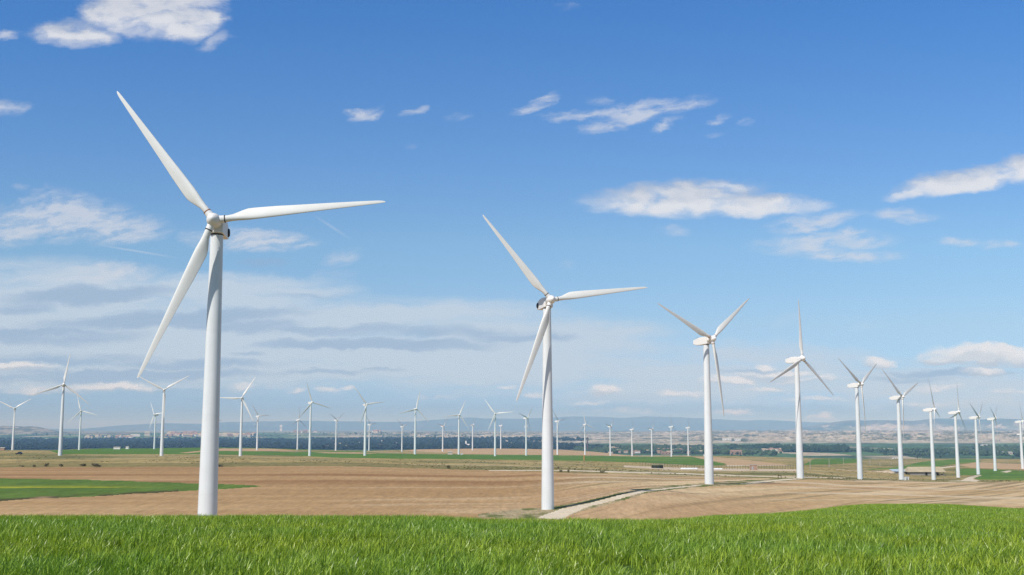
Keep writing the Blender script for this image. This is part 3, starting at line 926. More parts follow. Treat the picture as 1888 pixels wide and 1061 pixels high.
def leaf_cloud(mb, c, r, n, size, rng, mi=0, squash=1.0, lumps=7):
    """Many small leaf clumps spread through a crown's volume, in uneven lumps."""
    cs = []
    for _ in range(lumps):
        a, e = rng.uniform(0, 6.283), rng.uniform(-0.7, 1.0)
        k = rng.uniform(0.25, 0.66)
        cs.append((c[0] + r * k * math.cos(a), c[1] + r * k * math.sin(a), c[2] + r * squash * 0.6 * e, rng.uniform(0.3, 0.58) * r))
    for _ in range(n):
        x0, y0, z0, rl = cs[rng.integers(len(cs))]
        d = rng.normal(size=3)
        d /= np.linalg.norm(d)
        k = rl * rng.uniform(0.35, 1.0) ** 0.5
        p = (x0 + d[0] * k, y0 + d[1] * k, z0 + d[2] * k * squash)
        u = Vector(rng.normal(size=3)).normalized()
        v = u.orthogonal().normalized()
        s_ = size * rng.uniform(0.6, 1.4)
        w_ = u.cross(v)
        mb.add([Vector(p) + v * s_, Vector(p) + w_ * s_ * 0.7, Vector(p) - v * s_, Vector(p) - w_ * s_ * 0.7], [(0, 1, 2, 3)], mi)


def make_bush(r, h, seed):
    rng = np.random.default_rng(seed)
    root = empty("bush", (0, 0, 0))
    f = MB()
    leaf_cloud(f, (0, 0, h * 0.55), r, 420, 0.13 * r, rng, 0, h / (2 * r) * 1.1, 9)
    f.build("foliage", M["leaf_dark"], root)
    s_ = MB()
    for k in range(5):
        a = k * 1.256
        s_.tube((0.1 * math.cos(a), 0.1 * math.sin(a), -0.1), (0.5 * r * math.cos(a), 0.5 * r * math.sin(a), h * 0.6), 0.06, 0.02, 5)
    s_.build("stem", M["bark"], root)
    return root


BUSHES = [  # column, foot row, half width px, height px, label
    (42, 861, 4, 3, "faint low bush on the scrub left of the three darker ones"), (62.5, 861.5, 5, 5, "thin grey bush second from the left along the field edge"), (85.5, 861, 5, 7.5, "tall narrow dark bush along the upper edge of the ploughed field"),
    (113, 861, 5, 6, "small dark bush below the tall front-facing turbine"), (153, 860, 8, 5, "flat wide bush left of the widest bush at the field edge"), (178, 861.5, 11, 7, "widest dark bush at the upper edge of the ploughed field"),
    (406, 861, 7, 5, "low bush just right of the largest turbine tower"), (828, 865, 5.5, 7, "lone round bush on the straw coloured scrub"), (1029.5, 864.5, 3, 4, "small dark bush uphill of the pale track, right of the second largest tower"),
    (1034, 870.5, 4, 5, "bush just below the pale track, right of the second largest tower"), (1048.5, 872, 3.5, 7, "upright narrow bush below the pale track"), (1111, 872.5, 6, 4.5, "flat spreading bush alone below the pale track"), (201, 733, 0, 0, ""),
]
for k, (bx, by, hw, hh, lb) in enumerate(BUSHES):
    if not lb:
        continue
    p = hit(bx, by)
    m_ = mpp(p)
    b = make_bush(hw * m_ * 0.85, hh * m_ * 0.9, 40 + k)
    b.location = (p[0], p[1], p[2] - 0.05)
    tag(b, lb, "bush", "bushes along the field edge")

# --- small tufts and shrubs dotted over the scrub: nobody could count them
rng = np.random.default_rng(5)
tv, tq = [], []
cnt = 0
for _ in range(5200):
    sx_, sy_ = rng.uniform(-60, 1960), rng.uniform(842, 884)
    if sy_ > np.interp(sx_, [q[0] for q in PLOUGH_TOP], [q[1] for q in PLOUGH_TOP]) - 0.3:
        continue
    Y = float(np.interp(sy_, [842, 850, 862, 884], [1250, 820, 520, 430])) * rng.uniform(0.95, 1.05)
    x_ = at(sx_, sy_, Y)[0]
    tv.append((x_, Y))
tv = np.array(tv)
tz = zt(tv[:, 0], tv[:, 1])
tpx, tpy = proj(tv[:, 0], tv[:, 1], tz)
okm = tpy < pl(PLOUGH_TOP, tpx) - 0.8
for c_, poly in POLYS:
    okm &= ~inpoly(tpx, tpy, poly)
for poly in TRACKS:
    okm &= ~inpoly(tpx, tpy, poly)
okm &= fbm(tv[:, 0] / 50, tv[:, 1] / 80, 205, 3) > 0.47
mbt = MB()
for (x_, Y), z_ in zip(tv[okm], tz[okm]):
    r_ = rng.uniform(0.15, 0.5)
    for k in range(5):
        a = rng.uniform(0, 6.28)
        q = (x_ + r_ * 0.6 * math.cos(a), Y + r_ * 0.6 * math.sin(a), z_)
        b_ = rng.uniform(0, 3.14)
        w_ = r_ * 0.55
        mbt.add([(q[0] - w_ * math.cos(b_), q[1] - w_ * math.sin(b_), z_ - 0.05), (q[0] + w_ * math.cos(b_), q[1] + w_ * math.sin(b_), z_ - 0.05), (q[0] + w_ * 0.7 * math.cos(b_) + 0.1, q[1] + w_ * 0.7 * math.sin(b_), z_ + r_ * 0.8), (q[0] - w_ * 0.6 * math.cos(b_), q[1] - w_ * 0.5 * math.sin(b_), z_ + r_ * 0.65)], [(0, 1, 2, 3)])
tag(mbt.build("scrub_undergrowth", plain("scrub_shrub", (0.15, 0.14, 0.065), 0.9, 0.4, 0.4)), kind="stuff")

# --- electricity poles ------------------------------------------------------
pole = None
for k, (qx, qb, qt, lb) in enumerate([
        (1494, 866.5, 851, "electricity pole nearest the dirt track end, by the wire fence"), (1529, 862, 847, "pale electricity pole halfway between two large right turbines"), (1555.6, 858, 844.5, "electricity pole on the green field just left of a tower"),
        (1604.5, 859.5, 847.5, "electricity pole right of the tower behind the pale ploughed field"), (1622.5, 859.5, 851.5, "short electricity pole left of the tower with a white box"), (1644, 858, 851, "shortest electricity pole, close to the tower with a white box"),
        (1671, 854, 844.5, "electricity pole right of the tower with a white box"), (1690, 850, 842.5, "left one of the paired poles behind the farm shed"), (1699, 850, 842.5, "right one of the paired poles behind the farm shed")]):
    p = hit(qx, qb)
    hgt = (qb - qt) * mpp(p)
    mb = MB()
    mb.tube((0, 0, -0.3), (0, 0, hgt), 0.26, 0.18, 8)
    root = empty("electricity_pole", (p[0], p[1], p[2]))
    mb.build("pole", M["wood_pole"], root)
    cb = MB()
    cb.box((0, 0, hgt - 0.5), (1.8, 0.12, 0.14))
    for s_ in (-0.8, 0, 0.8):
        cb.tube((s_, 0, hgt - 0.43), (s_, 0, hgt - 0.2), 0.05)
    cb.build("crossarm", M["wood_pole"], root)
    tag(root, lb, "electricity pole", "electricity poles crossing the scrub")

# --- fenced compound ----------------------------------------------------------
fx0, fx1 = hit(1180, 859.8), hit(1482, 865.4)
froot = empty("wire_fence", fx0)
tag(froot, "long dark wire fence on thin posts behind the pale gravel yard", "fence")
nfp = 62
prev = None
wire = MB()
post_me = None
for k in range(nfp):
    t = k / (nfp - 1)
    x_, y_ = fx0[0] + (fx1[0] - fx0[0]) * t, fx0[1] + (fx1[1] - fx0[1]) * t
    g_ = zs(x_, y_)
    rel = Vector((x_ - fx0[0], y_ - fx0[1], g_ - fx0[2]))
    if post_me is None:
        q = MB()
        q.tube((0, 0, -0.2), (0, 0, 2.7), 0.10, 0.10, 6)
        po = q.build("post", M["bark"], froot)
        post_me = po.data
    else:
        po = link("post", post_me, froot)
    po.location = rel
    if prev is not None:
        for hz_ in (0.5, 1.0, 1.5, 2.0, 2.45):
            wire.tube(prev + Vector((0, 0, hz_)), rel + Vector((0, 0, hz_)), 0.018, 0.018, 4)
    prev = rel
wire.build("wire_mesh", M["steel"], froot)

p = hit(1389.5, 867.2)
m_ = mpp(p)
h_root = empty("brick_hut", p)
tag(h_root, "small brown brick hut with a flat roof by the wire fence", "hut")
mb = MB(); mb.box((0, 0, 1.6), (4.3, 3.6, 3.6)); mb.build("wall", M["wall_brick"], h_root)
mb = MB(); mb.box((0, 0, 3.5), (4.7, 4.0, 0.22)); mb.build("roof", M["concrete"], h_root)
mb = MB(); mb.box((-1.1, -1.83, 1.25), (1.1, 0.08, 2.3)); mb.build("door", M["steel"], h_root)

p = hit(1212, 863.6)
t_root = empty("water_tank", p)
tag(t_root, "dark green water tank with a domed top beside the gravel yard", "tank")
mb = MB()
mb.rings([[(3.7 * s_ * math.cos(2 * math.pi * i / 28), 2.6 * s_ * math.sin(2 * math.pi * i / 28), z_) for i in range(28)] for z_, s_ in ((-0.3, 1.0), (1.75, 1.0), (1.8, 1.03), (1.9, 1.03))])
mb.build("body", M["tank"], t_root)
mb = MB()
mb.rings([[(3.7 * s_ * math.cos(2 * math.pi * i / 28), 2.6 * s_ * math.sin(2 * math.pi * i / 28), z_) for i in range(28)] for z_, s_ in ((1.9, 0.98), (2.25, 0.8), (2.5, 0.45), (2.56, 0.05))])
mb.build("lid", M["leaf_dark"], t_root)
mb = MB(); mb.tube((3.5, -1.2, 1.2), (3.5, -1.2, 2.9), 0.1); mb.build("pipe", M["steel"], t_root)

for (wx0, wx1, wy, lb) in ((1255, 1285, 866.0, "long low white plastic tunnel on the gravel yard beside the water tank"), (1316, 1331, 865.8, "short low white plastic tunnel right of the third largest tower")):
    a_ = hit((wx0 + wx1) / 2, wy)
    ln_ = (wx1 - wx0) * mpp(a_)
    a_ = ground_at(wx0, wy, a_[1])
    mb = MB()
    rings = []
    for k in range(13):
        x_ = ln_ * k / 12
        sag = 1 + 0.05 * math.sin(k * 2.3)
        rings.append([(x_, 0.9 * math.cos(t) * sag, max(0, 0.85 * math.sin(t) * sag) - 0.06) for t in [math.pi * i / 10 for i in range(11)]])
    mb.rings(rings)
    o = mb.build("plastic_tunnel", M["white_film"])
    o.location = a_
    tag(o, lb, "tunnel", "white plastic tunnels on the yard")

p = hit(1077, 849.5)
m_ = mpp(p)
mb = MB()
mb.tube((0, 0, -0.3), (0, 0, 4.9), 0.62, 0.5, 10)
mb.rings([[(0.5 * s_ * math.cos(2 * math.pi * i / 10), 0.5 * s_ * math.sin(2 * math.pi * i / 10), z_) for i in range(10)] for z_, s_ in ((4.9, 1.2), (5.2, 1.1), (5.4, 0.3))])
o = mb.build("marker_post", M["orange_post"])
o.location = p
tag(o, "thick orange marker post standing at the edge of the green strip", "marker post")

p = hit(1437.5, 882.4)
mb = MB()
mb.tube((-0.55, 0, -0.2), (-0.55, 0, 1.15), 0.12, 0.12, 6); mb.tube((0.55, 0, -0.2), (0.55, 0, 1.15), 0.12, 0.12, 6); mb.box((0, 0, 0.95), (1.3, 0.09, 0.2))
o = mb.build("gate_post", M["dark_open"])
o.location = p
tag(o, "small dark double post by the end of the dirt track", "gate post")

# --- kiosks at the feet of turbines ---------------------------------------------
for qx, qy, w_, lb in ((1671.3, 889.0, 2.1, "white transformer box at the foot of a tower left of the farm shed"), (851.3, 839.3, 2.6, "tiny white kiosk on the green strip beside a mid-sized tower")):
    p = hit(qx, qy - 0.4)
    if qx > 1000:
        p = ground_at(qx, 886, 585)
    r_ = empty("transformer_kiosk", p)
    tag(r_, lb, "kiosk", "white kiosks at turbine feet")
    mb = MB(); mb.box((0, 0, w_ * 0.42), (w_, w_ * 0.8, w_ * 0.96)); mb.build("body", M["wall_white"], r_)
    mb = MB(); mb.box((0, 0, w_ * 0.93), (w_ * 1.08, w_ * 0.88, 0.08)); mb.build("roof", M["concrete"], r_)
    mb = MB(); mb.box((0.1, -w_ * 0.4 - 0.02, w_ * 0.42), (w_ * 0.5, 0.05, w_ * 0.7)); mb.build("door", M["steel"], r_)

# --- the farm ------------------------------------------------------------------
p0, p1 = hit(1678, 876.0), hit(1735, 876.5)
yv = (p0[1] + p1[1]) / 2
sc_ = yv / F
g0 = ground_at(1704, 876, yv)
farm = empty("farm_shed", g0)
tag(farm, "long low farm shed with a dusty tan roof and a dark open bay", "farm shed")
wd, dp, hw_ = 62 * sc_, 12.0, 2.7
mb = MB(); mb.box((-wd * 0.16, 0, hw_ / 2 - 0.3), (wd * 0.68, dp, hw_ + 0.6)); mb.box((wd * 0.34, dp * 0.42, hw_ / 2 - 0.3), (wd * 0.32, 0.3, hw_ + 0.6)); mb.build("wall", M["wall_grey"], farm)
mb = MB()
hh_ = 3.8
xs0, xs1 = -wd / 2 - 1.5, wd / 2 + 1.5
mb.add([(xs0, -dp / 2 - 1.0, hw_ + 0.05), (xs1, -dp / 2 - 1.0, hw_ + 0.05), (xs1 - 2, 0, hw_ + hh_), (xs0 + 2, 0, hw_ + hh_), (xs0, dp / 2 + 1, hw_ + 0.05), (xs1, dp / 2 + 1, hw_ + 0.05)],
       [(0, 1, 2, 3), (3, 2, 5, 4), (0, 3, 4), (1, 5, 2), (0, 4, 5, 1)])
mb.build("roof", M["roof_tan"], farm)
for q in range(3):
    mb = MB(); mb.box((wd * (0.27 + 0.11 * q), -dp / 2 + 0.2, hw_ / 2 - 0.2), (0.35, 0.35, hw_ + 0.4)); mb.build("pillar", M["wall_grey"], farm)
mb = MB(); mb.box((-wd * 0.02, -dp / 2 - 0.05, 1.3), (1.6, 0.1, 2.4)); mb.build("door", M["dark_open"], farm)
g1 = ground_at(1661, 876, yv + 4)
bl_ = empty("farm_annexe", g1)
tag(bl_, "low annexe with a pale blue sheet roof joining the tan farm shed", "annexe")
w2 = 34 * sc_
mb = MB(); mb.box((0, 0, 0.9), (w2, 7, 2.4)); mb.build("wall", M["wall_grey"], bl_)
mb = MB(); mb.add([(-w2 / 2 - 0.4, -4.2, 2.15), (w2 / 2 + 0.4, -4.2, 2.0), (w2 / 2 + 0.4, 4, 3.6), (-w2 / 2 - 0.4, 4, 3.4), (-w2 / 2 - 0.4, -4.2, 1.98), (w2 / 2 + 0.4, -4.2, 1.84), (w2 / 2 + 0.4, 4, 3.44), (-w2 / 2 - 0.4, 4, 3.24)],
                  [(0, 1, 2, 3), (7, 6, 5, 4), (0, 4, 5, 1), (1, 5, 6, 2), (2, 6, 7, 3), (3, 7, 4, 0)]); mb.build("roof", M["roof_blue"], bl_)
mb = MB(); mb.box((w2 * 0.25, -3.53, 0.9), (2.6, 0.08, 2.0)); mb.build("door", M["dark_open"], bl_)


def heap(w_, d_, h_, seed):
    rg = np.random.default_rng(seed)
    rs = []
    for t in (0, 0.25, 0.5, 0.75, 0.95):
        k = math.sqrt(1 - t * t) if t else 1.05
        rs.append([(w_ * k * math.cos(a) * rg.uniform(0.85, 1.1), d_ * k * math.sin(a) * rg.uniform(0.85, 1.1), h_ * t * rg.uniform(0.85, 1.1) - (0.2 if t == 0 else 0)) for a in [2 * math.pi * i / 18 for i in range(18)]])
    return MB().rings(rs)


for qx, w_, h_, lb in ((1636, 6.0, 1.9, "pale earth heap left of the blue-roofed farm annexe"), (1620, 4.0, 1.0, "smaller low earth heap left of the pale heap by the farm"), (1736, 3.2, 1.3, "grey rubble heap at the right end of the tan farm shed")):
    g_ = ground_at(qx, 876, yv - 3)
    o = heap(w_, w_ * 0.7, h_, int(qx)).build("rubble_heap", M["rubble"])
    o.location = g_
    tag(o, lb, "heap", "earth heaps around the farm")
wl = MB()
g_a, g_b = ground_at(1543, 868, 830), ground_at(1616, 869, 830)
lw = g_b[0] - g_a[0]
rg = np.random.default_rng(3)
for k in range(40):
    xk = lw * k / 40
    wl.box((xk, rg.uniform(-0.3, 0.3), zs(g_a[0] + xk, 830) - g_a[2] + 0.2), (rg.uniform(0.6, 1.4), rg.uniform(0.5, 1.0), rg.uniform(0.5, 1.3)), 0, rg.uniform(0, 1.5))
o = wl.build("stone_wall", M["rubble"])
o.location = g_a
tag(o, "broken dry stone wall running left of the farm", "stone wall")

# --- vehicles and small white sheds on the left skyline ----------------------------


def make_car(paint, L_=4.4, H_=1.55):
    r_ = empty("car", (0, 0, 0))
    sec = [(-L_ / 2, 0.45, 0.75), (-L_ / 2 + 0.1, 0.3, 0.9), (-L_ * 0.22, 0.28, 1.0), (L_ * 0.3, 0.28, 1.02), (L_ / 2 - 0.08, 0.3, 0.9), (L_ / 2, 0.45, 0.75)]
    mb = MB()
    mb.rings([[(x_, -0.86, a), (x_, 0.86, a), (x_, 0.84, (a + b) / 2), (x_, 0.8, b), (x_, -0.8, b), (x_, -0.84, (a + b) / 2)] for x_, a, b in sec], smooth=False)
    mb.build("body", paint, r_)
    mb = MB()
    mb.add([(-L_ * 0.26, -0.78, 0.99), (L_ * 0.40, -0.78, 0.99), (L_ * 0.40, 0.78, 0.99), (-L_ * 0.26, 0.78, 0.99), (-L_ * 0.06, -0.62, H_), (L_ * 0.28, -0.62, H_), (L_ * 0.28, 0.62, H_), (-L_ * 0.06, 0.62, H_)],
           [(0, 1, 5, 4), (1, 2, 6, 5), (2, 3, 7, 6), (3, 0, 4, 7)])
    mb.build("windows", M["glass"], r_)
    mb = MB(); mb.box((L_ * 0.11, 0, H_ + 0.02), (L_ * 0.36, 1.28, 0.07)); mb.build("roof", paint, r_)
    for sx_ in (-L_ * 0.31, L_ * 0.3):
        for sy_ in (-0.83, 0.83):
            mb = MB(); mb.tube((sx_, sy_ - 0.1, 0.31), (sx_, sy_ + 0.1, 0.31), 0.32, 0.32, 16); mb.build("wheel", M["tyre"], r_)
    return r_


c1 = make_car(M["car_paint"], 4.6, 1.75)
p = hit(35, 838.4)
c1.location = (p[0], p[1], p[2])
c1.rotation_euler = (0, 0, math.radians(12))
c1.scale = (1.15,) * 3
tag(c1, "dark parked car on the scrub between two left turbines", "car")
for qx, qy, w_, h_, lb, mt in ((5, 830.6, 5.0, 2.4, "small brown field shed on the far left skyline", "wall_brick"), (216, 828.6, 9.0, 2.4, "low white field shed on the crest of the green strip", "wall_white"), (235, 828.2, 4.0, 2.8, "taller white field hut right of the low white shed", "wall_white"), (1305, 842.0, 14.0, 2.8, "white shed half hidden behind the third largest tower", "wall_white"),
                               (830, 838.6, 6.0, 3.0, "cream farm hut beside the bare field edge", "wall_cream")):
    p = hit(qx, qy)
    r_ = empty("field_shed", p)
    tag(r_, lb, "shed", "small sheds on the skyline")
    mb = MB(); mb.box((0, 0, h_ / 2 - 0.2), (w_, 4, h_ + 0.4)); mb.build("wall", M[mt], r_)
    mb = MB(); mb.add([(-w_ / 2 - 0.3, -2.4, h_ + 0.02), (w_ / 2 + 0.3, -2.4, h_ + 0.02), (w_ / 2 + 0.3, 0, h_ + 0.9), (-w_ / 2 - 0.3, 0, h_ + 0.9), (-w_ / 2 - 0.3, 2.4, h_ + 0.02), (w_ / 2 + 0.3, 2.4, h_ + 0.02)],
                      [(0, 1, 2, 3), (3, 2, 5, 4), (0, 3, 4), (1, 5, 2), (0, 4, 5, 1)]); mb.build("roof", M["concrete"], r_)

# ------------------------------------------------------------------ the valley's towns, trees and woods
rng = np.random.default_rng(17)


def house_mesh(w_, d_, h_, rh, mats):
    mb = MB()
    mb.box((0, 0, h_ / 2 - 1), (w_, d_, h_ + 2), 0)
    mb.add([(-w_ / 2 - 0.4, -d_ / 2 - 0.4, h_ + 0.05), (w_ / 2 + 0.4, -d_ / 2 - 0.4, h_ + 0.05), (w_ / 2 + 0.4, 0, h_ + rh), (-w_ / 2 - 0.4, 0, h_ + rh), (-w_ / 2 - 0.4, d_ / 2 + 0.4, h_ + 0.05), (w_ / 2 + 0.4, d_ / 2 + 0.4, h_ + 0.05)],
           [(0, 1, 2, 3), (3, 2, 5, 4), (0, 3, 4), (1, 5, 2), (0, 4, 5, 1)], 1)
    for k in range(max(2, int(w_ / 4))):
        mb.box((-w_ / 2 + (k + 0.5) * w_ / max(2, int(w_ / 4)), -d_ / 2 - 0.03, h_ * 0.55), (1.1, 0.08, 1.4), 2)
    return mb, mats


protos = []
for w_, d_, h_, rh, mt in ((13, 9, 6, 3, ("wall_cream", "roof_red", "dark_open")), (16, 10, 6.5, 3.2, ("wall_white", "roof_red", "dark_open")), (11, 9, 8, 2.6, ("wall_brick", "roof_red", "dark_open")), (20, 11, 7, 3, ("wall_cream", "roof_tan", "dark_open"))):
    mb, ms = house_mesh(w_, d_, h_, rh, mt)
    o = mb.build("village_house", [M[q] for q in ms])
    protos.append(o.data)
    bpy.data.objects.remove(o)


def put_houses(n, boxes, name, cat, label, group, scale=1.0):
    for _ in range(n):
        x0, x1, y0, y1 = boxes[rng.integers(len(boxes))]
        p_ = hit(rng.uniform(x0, x1), rng.uniform(y0, y1), 3400)
        o_ = link(name, protos[rng.integers(4)])
        o_.location = p_
        o_.rotation_euler = (0, 0, rng.uniform(-0.6, 0.6))
        s_ = scale * rng.uniform(0.75, 1.25)
        o_.scale = (s_ * rng.uniform(0.9, 1.5), s_, s_)
        tag(o_, label, cat, group)


put_houses(70, [(1085, 1240, 828, 836), (1100, 1300, 831, 837.5), (1200, 1300, 827, 838)], "village_house", "house", "tiny house of the village strung out behind the green strip", "houses of the village")
put_houses(34, [(1365, 1455, 829.5, 834.5), (1400, 1450, 830, 833)], "village_house", "house", "tiny house by the dark poplar wood, between two large right towers", "houses by the poplar wood")
put_houses(34, [(590, 760, 820, 827)], "village_house", "house", "tiny pale house scattered in the dark woods below the mid-left skyline", "houses in the dark woods")
put_houses(90, [(305, 372, 801.5, 806), (398, 470, 802.5, 806), (310, 365, 799.5, 805)], "town_block", "building", "tiny pale building of the distant town beside the largest tower", "buildings of the distant town", 2.6)
put_houses(22, [(160, 245, 805.5, 808.5)], "town_block", "building", "tiny building strung along the valley left of the distant town", "buildings along the valley", 1.9)
put_houses(14, [(540, 590, 797, 798.6), (690, 700, 797, 798.5)], "town_block", "building", "pale building on the hazy horizon plain", "buildings on the horizon plain", 3.2)
# bigger single buildings in the valley
for qx, qy, w_, h_, mt, lb, nm, cat in (
        (862, 826.0, 12, 34, "wall_white", "tall white grain silo in the dark woods beside an edge-on turbine", "grain_silo", "silo"), (890, 824.6, 70, 8, "wall_white", "long white warehouse right of the white grain silo", "warehouse", "warehouse"), (870, 826.2, 30, 9, "wall_grey", "low grey works building at the foot of the white silo", "factory", "factory"),
        (272, 803.8, 60, 45, "wall_cream", "cream tower block at the left end of the distant town", "tower_block", "building"), (250, 805.0, 100, 22, "wall_white", "white factory hall left of the cream tower block", "factory", "factory"),
        (1357, 839.0, 44, 15, "wall_brick", "large brick building beside the row of dark trees", "brick_building", "building"), (1228, 838.5, 40, 9, "wall_brick", "red-roofed long building at the near edge of the village", "long_building", "building"),
        (1340, 812.5, 62, 14, "wall_white", "left one of two white halls under the eroded hills", "warehouse", "warehouse"), (1360, 812.4, 44, 14, "wall_white", "right one of two white halls under the eroded hills", "warehouse", "warehouse"),
        (1815, 822.0, 66, 6, "wall_white", "long white warehouse under the hills near two far right turbines", "warehouse", "warehouse"), (1852, 838.5, 58, 9, "wall_cream", "cream factory with a small chimney between the last right turbines", "factory", "factory"), (1651, 850.5, 12, 5, "wall_white", "white farmhouse left of the tower with a white box", "farmhouse", "house"),
        (518, 795.4, 45, 130, "wall_white", "pale high-rise tower alone on the hazy horizon", "tower_block", "building")):
    p = hit(qx, qy, 2500)
    if nm == "grain_silo":
        r_ = empty(nm, p)
        mb = MB()
        for k in (-1, 0, 1):
            mb.rings([[(k * 8 + 4.2 * s_ * math.cos(2 * math.pi * i / 18), 4.2 * s_ * math.sin(2 * math.pi * i / 18), z_) for i in range(18)] for z_, s_ in ((-1, 1), (h_ * (1.0 if k == -1 else 0.55), 1), (h_ * (1.0 if k == -1 else 0.55) + 2, 0.3))])
        mb.build("bin", M[mt], r_)
        mb = MB(); mb.box((-8, 0, h_ + 3.4), (3, 3, 5)); mb.build("elevator_head", M["steel"], r_)
    else:
        r_ = empty(nm, p)
        mb = MB(); mb.box((0, 0, h_ / 2 - 1.5), (w_, min(w_, 22), h_ + 3)); mb.build("wall", M[mt], r_)
        mb = MB(); d_ = min(w_, 22) / 2 + 0.5; rh = min(4, h_ * 0.3); wr = w_ / 2 + 0.5
        mb.add([(-wr, -d_, h_ + 0.03), (wr, -d_, h_ + 0.03), (wr, 0, h_ + rh), (-wr, 0, h_ + rh), (-wr, d_, h_ + 0.03), (wr, d_, h_ + 0.03)], [(0, 1, 2, 3), (3, 2, 5, 4), (0, 3, 4), (1, 5, 2), (0, 4, 5, 1)])
        mb.build("roof", M["roof_red"] if mt == "wall_brick" else M["concrete"], r_)
        nn = 3 if cat == 'warehouse' else int(max(3, w_ / 14))
        for k in range(nn):
            mb = MB(); mb.box((-w_ / 2 + (k + 0.5) * w_ / nn, -min(w_, 22) / 2 - 0.06, h_ * 0.55), (min(5.0, w_ / nn * 0.5), 0.15, h_ * 0.3)); mb.build("window", M["dark_open"], r_)
    tag(r_, lb, cat)

p = hit(1083.5, 834.5, 3400)
ch = empty("brick_chimney", p)
hc_ = (834.5 - 808) * mpp(p)
tag(ch, "slender old brick factory chimney rising from the dark woods", "chimney")
mb = MB(); mb.tube((0, 0, -2), (0, 0, hc_), 3.4, 2.2, 14); mb.build("stack", plain("sooty_brick", (0.13, 0.085, 0.07), 0.9, 0.2, 0.3), ch)
mb = MB(); mb.tube((0, 0, hc_), (0, 0, hc_ + 1.6), 2.7, 2.7, 14); mb.build("rim", M["dark_seal"], ch)

# --- trees one can tell apart ----------------------------------------------------
def make_tree(seed, h=16.0):
    rg = np.random.default_rng(seed)
    r_ = empty("tree", (0, 0, 0))
    mb = MB()
    mb.tube((0, 0, -1), (0.2, 0, h * 0.5), 0.5, 0.28, 8)
    for k in range(5):
        a = k * 1.3 + rg.uniform(0, 0.5)
        mb.tube((0.15, 0, h * (0.25 + 0.05 * k)), (math.cos(a) * h * 0.2, math.sin(a) * h * 0.2, h * (0.5 + 0.06 * k)), 0.2, 0.07, 6)
    mb.build("trunk", M["bark"], r_)
    f = MB()
    leaf_cloud(f, (0, 0, h * 0.58), h * 0.42, 420, h * 0.05, rg, 0, 1.0, 11)
    f.build("crown", M["leaf_tree"], r_)
    return r_


tproto = [make_tree(61), make_tree(62, 13.0), make_tree(63, 19.0)]
used = [False] * 3
TREES = [(1342, 842, "leftmost tree of the dark row below the brick building"), (1350, 842.5, "dense round tree at the left of the dark row"), (1359, 842.5, "tree in the dark row directly below the brick building"), (1366, 843, "second tree right of the brick building"), (1373, 843, "tall tree in the middle right of the dark row"),
         (1381, 842.8, "tree near the right end of the dark row"), (1387, 842.5, "rightmost tree of the dark row"), (1319, 840.5, "olive tree just right of the third largest tower"), (1326, 840.5, "small tree between the third largest tower and the dark row"),
         (1735, 847.5, "lone tree in the valley right of the thin-bladed turbine"), (1868, 846.5, "dark round tree below the cream factory"), (1876, 846.5, "smaller tree beside the dark round tree below the cream factory"), (1690, 848, "tree by the paired poles behind the farm"), (1715, 848.3, "tree just behind the tower in front of the farm")]
for k, (qx, qy, lb) in enumerate(TREES):
    p = hit(qx, qy, 3300)
    i = k % 3
    if used[i]:
        o = copy_tree(tproto[i], p, k * 1.1, None, 0.8 + 0.45 * ((k * 37) % 10) / 10)
    else:
        o, used[i] = tproto[i], True
        o.location = p
    tag(o, lb, "tree", "trees one by one in the valley")

# --- woods: masses of crowns --------------------------------------------------------
ico = bmesh.new()
bmesh.ops.create_icosphere(ico, subdivisions=1, radius=1.0)
IV = np.array([v.co[:] for v in ico.verts])
IF = np.array([[v.index for v in f.verts] for f in ico.faces])
ico.free()


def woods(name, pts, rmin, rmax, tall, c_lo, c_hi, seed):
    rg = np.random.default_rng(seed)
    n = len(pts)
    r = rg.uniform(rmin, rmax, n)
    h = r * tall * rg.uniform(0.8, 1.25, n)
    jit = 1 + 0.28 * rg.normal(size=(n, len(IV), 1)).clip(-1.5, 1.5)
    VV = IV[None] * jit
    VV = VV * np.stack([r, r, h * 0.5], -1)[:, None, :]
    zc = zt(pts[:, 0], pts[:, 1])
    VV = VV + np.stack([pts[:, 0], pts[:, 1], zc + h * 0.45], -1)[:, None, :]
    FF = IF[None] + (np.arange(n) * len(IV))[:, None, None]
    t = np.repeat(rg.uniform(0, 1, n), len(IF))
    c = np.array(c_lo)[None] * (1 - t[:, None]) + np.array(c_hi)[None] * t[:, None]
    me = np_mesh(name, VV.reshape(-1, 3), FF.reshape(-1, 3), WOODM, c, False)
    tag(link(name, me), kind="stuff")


WOODM = ground_mat("wood_canopy", 0.05, 0.3, 0.12, 0.15)


def scatter_px(n, x0, x1, y0, y1, dens=None, seed=0):
    rg = np.random.default_rng(seed)
    sx_ = rg.uniform(x0, x1, n)
    sy_ = rg.uniform(y0, y1, n)
    b = (sy_ - CY) / F * -1
    Y = VALLEY / ((ST + b * CT) / (CT - b * ST))
    a = (sx_ - CX) / F / (CT - b * ST)
    keep = (Y > 4300) & (Y < 16000)
    if dens is not None:
        keep &= dens(sx_, sy_, a * Y, Y)
    return np.stack([a * Y, Y], -1)[keep]


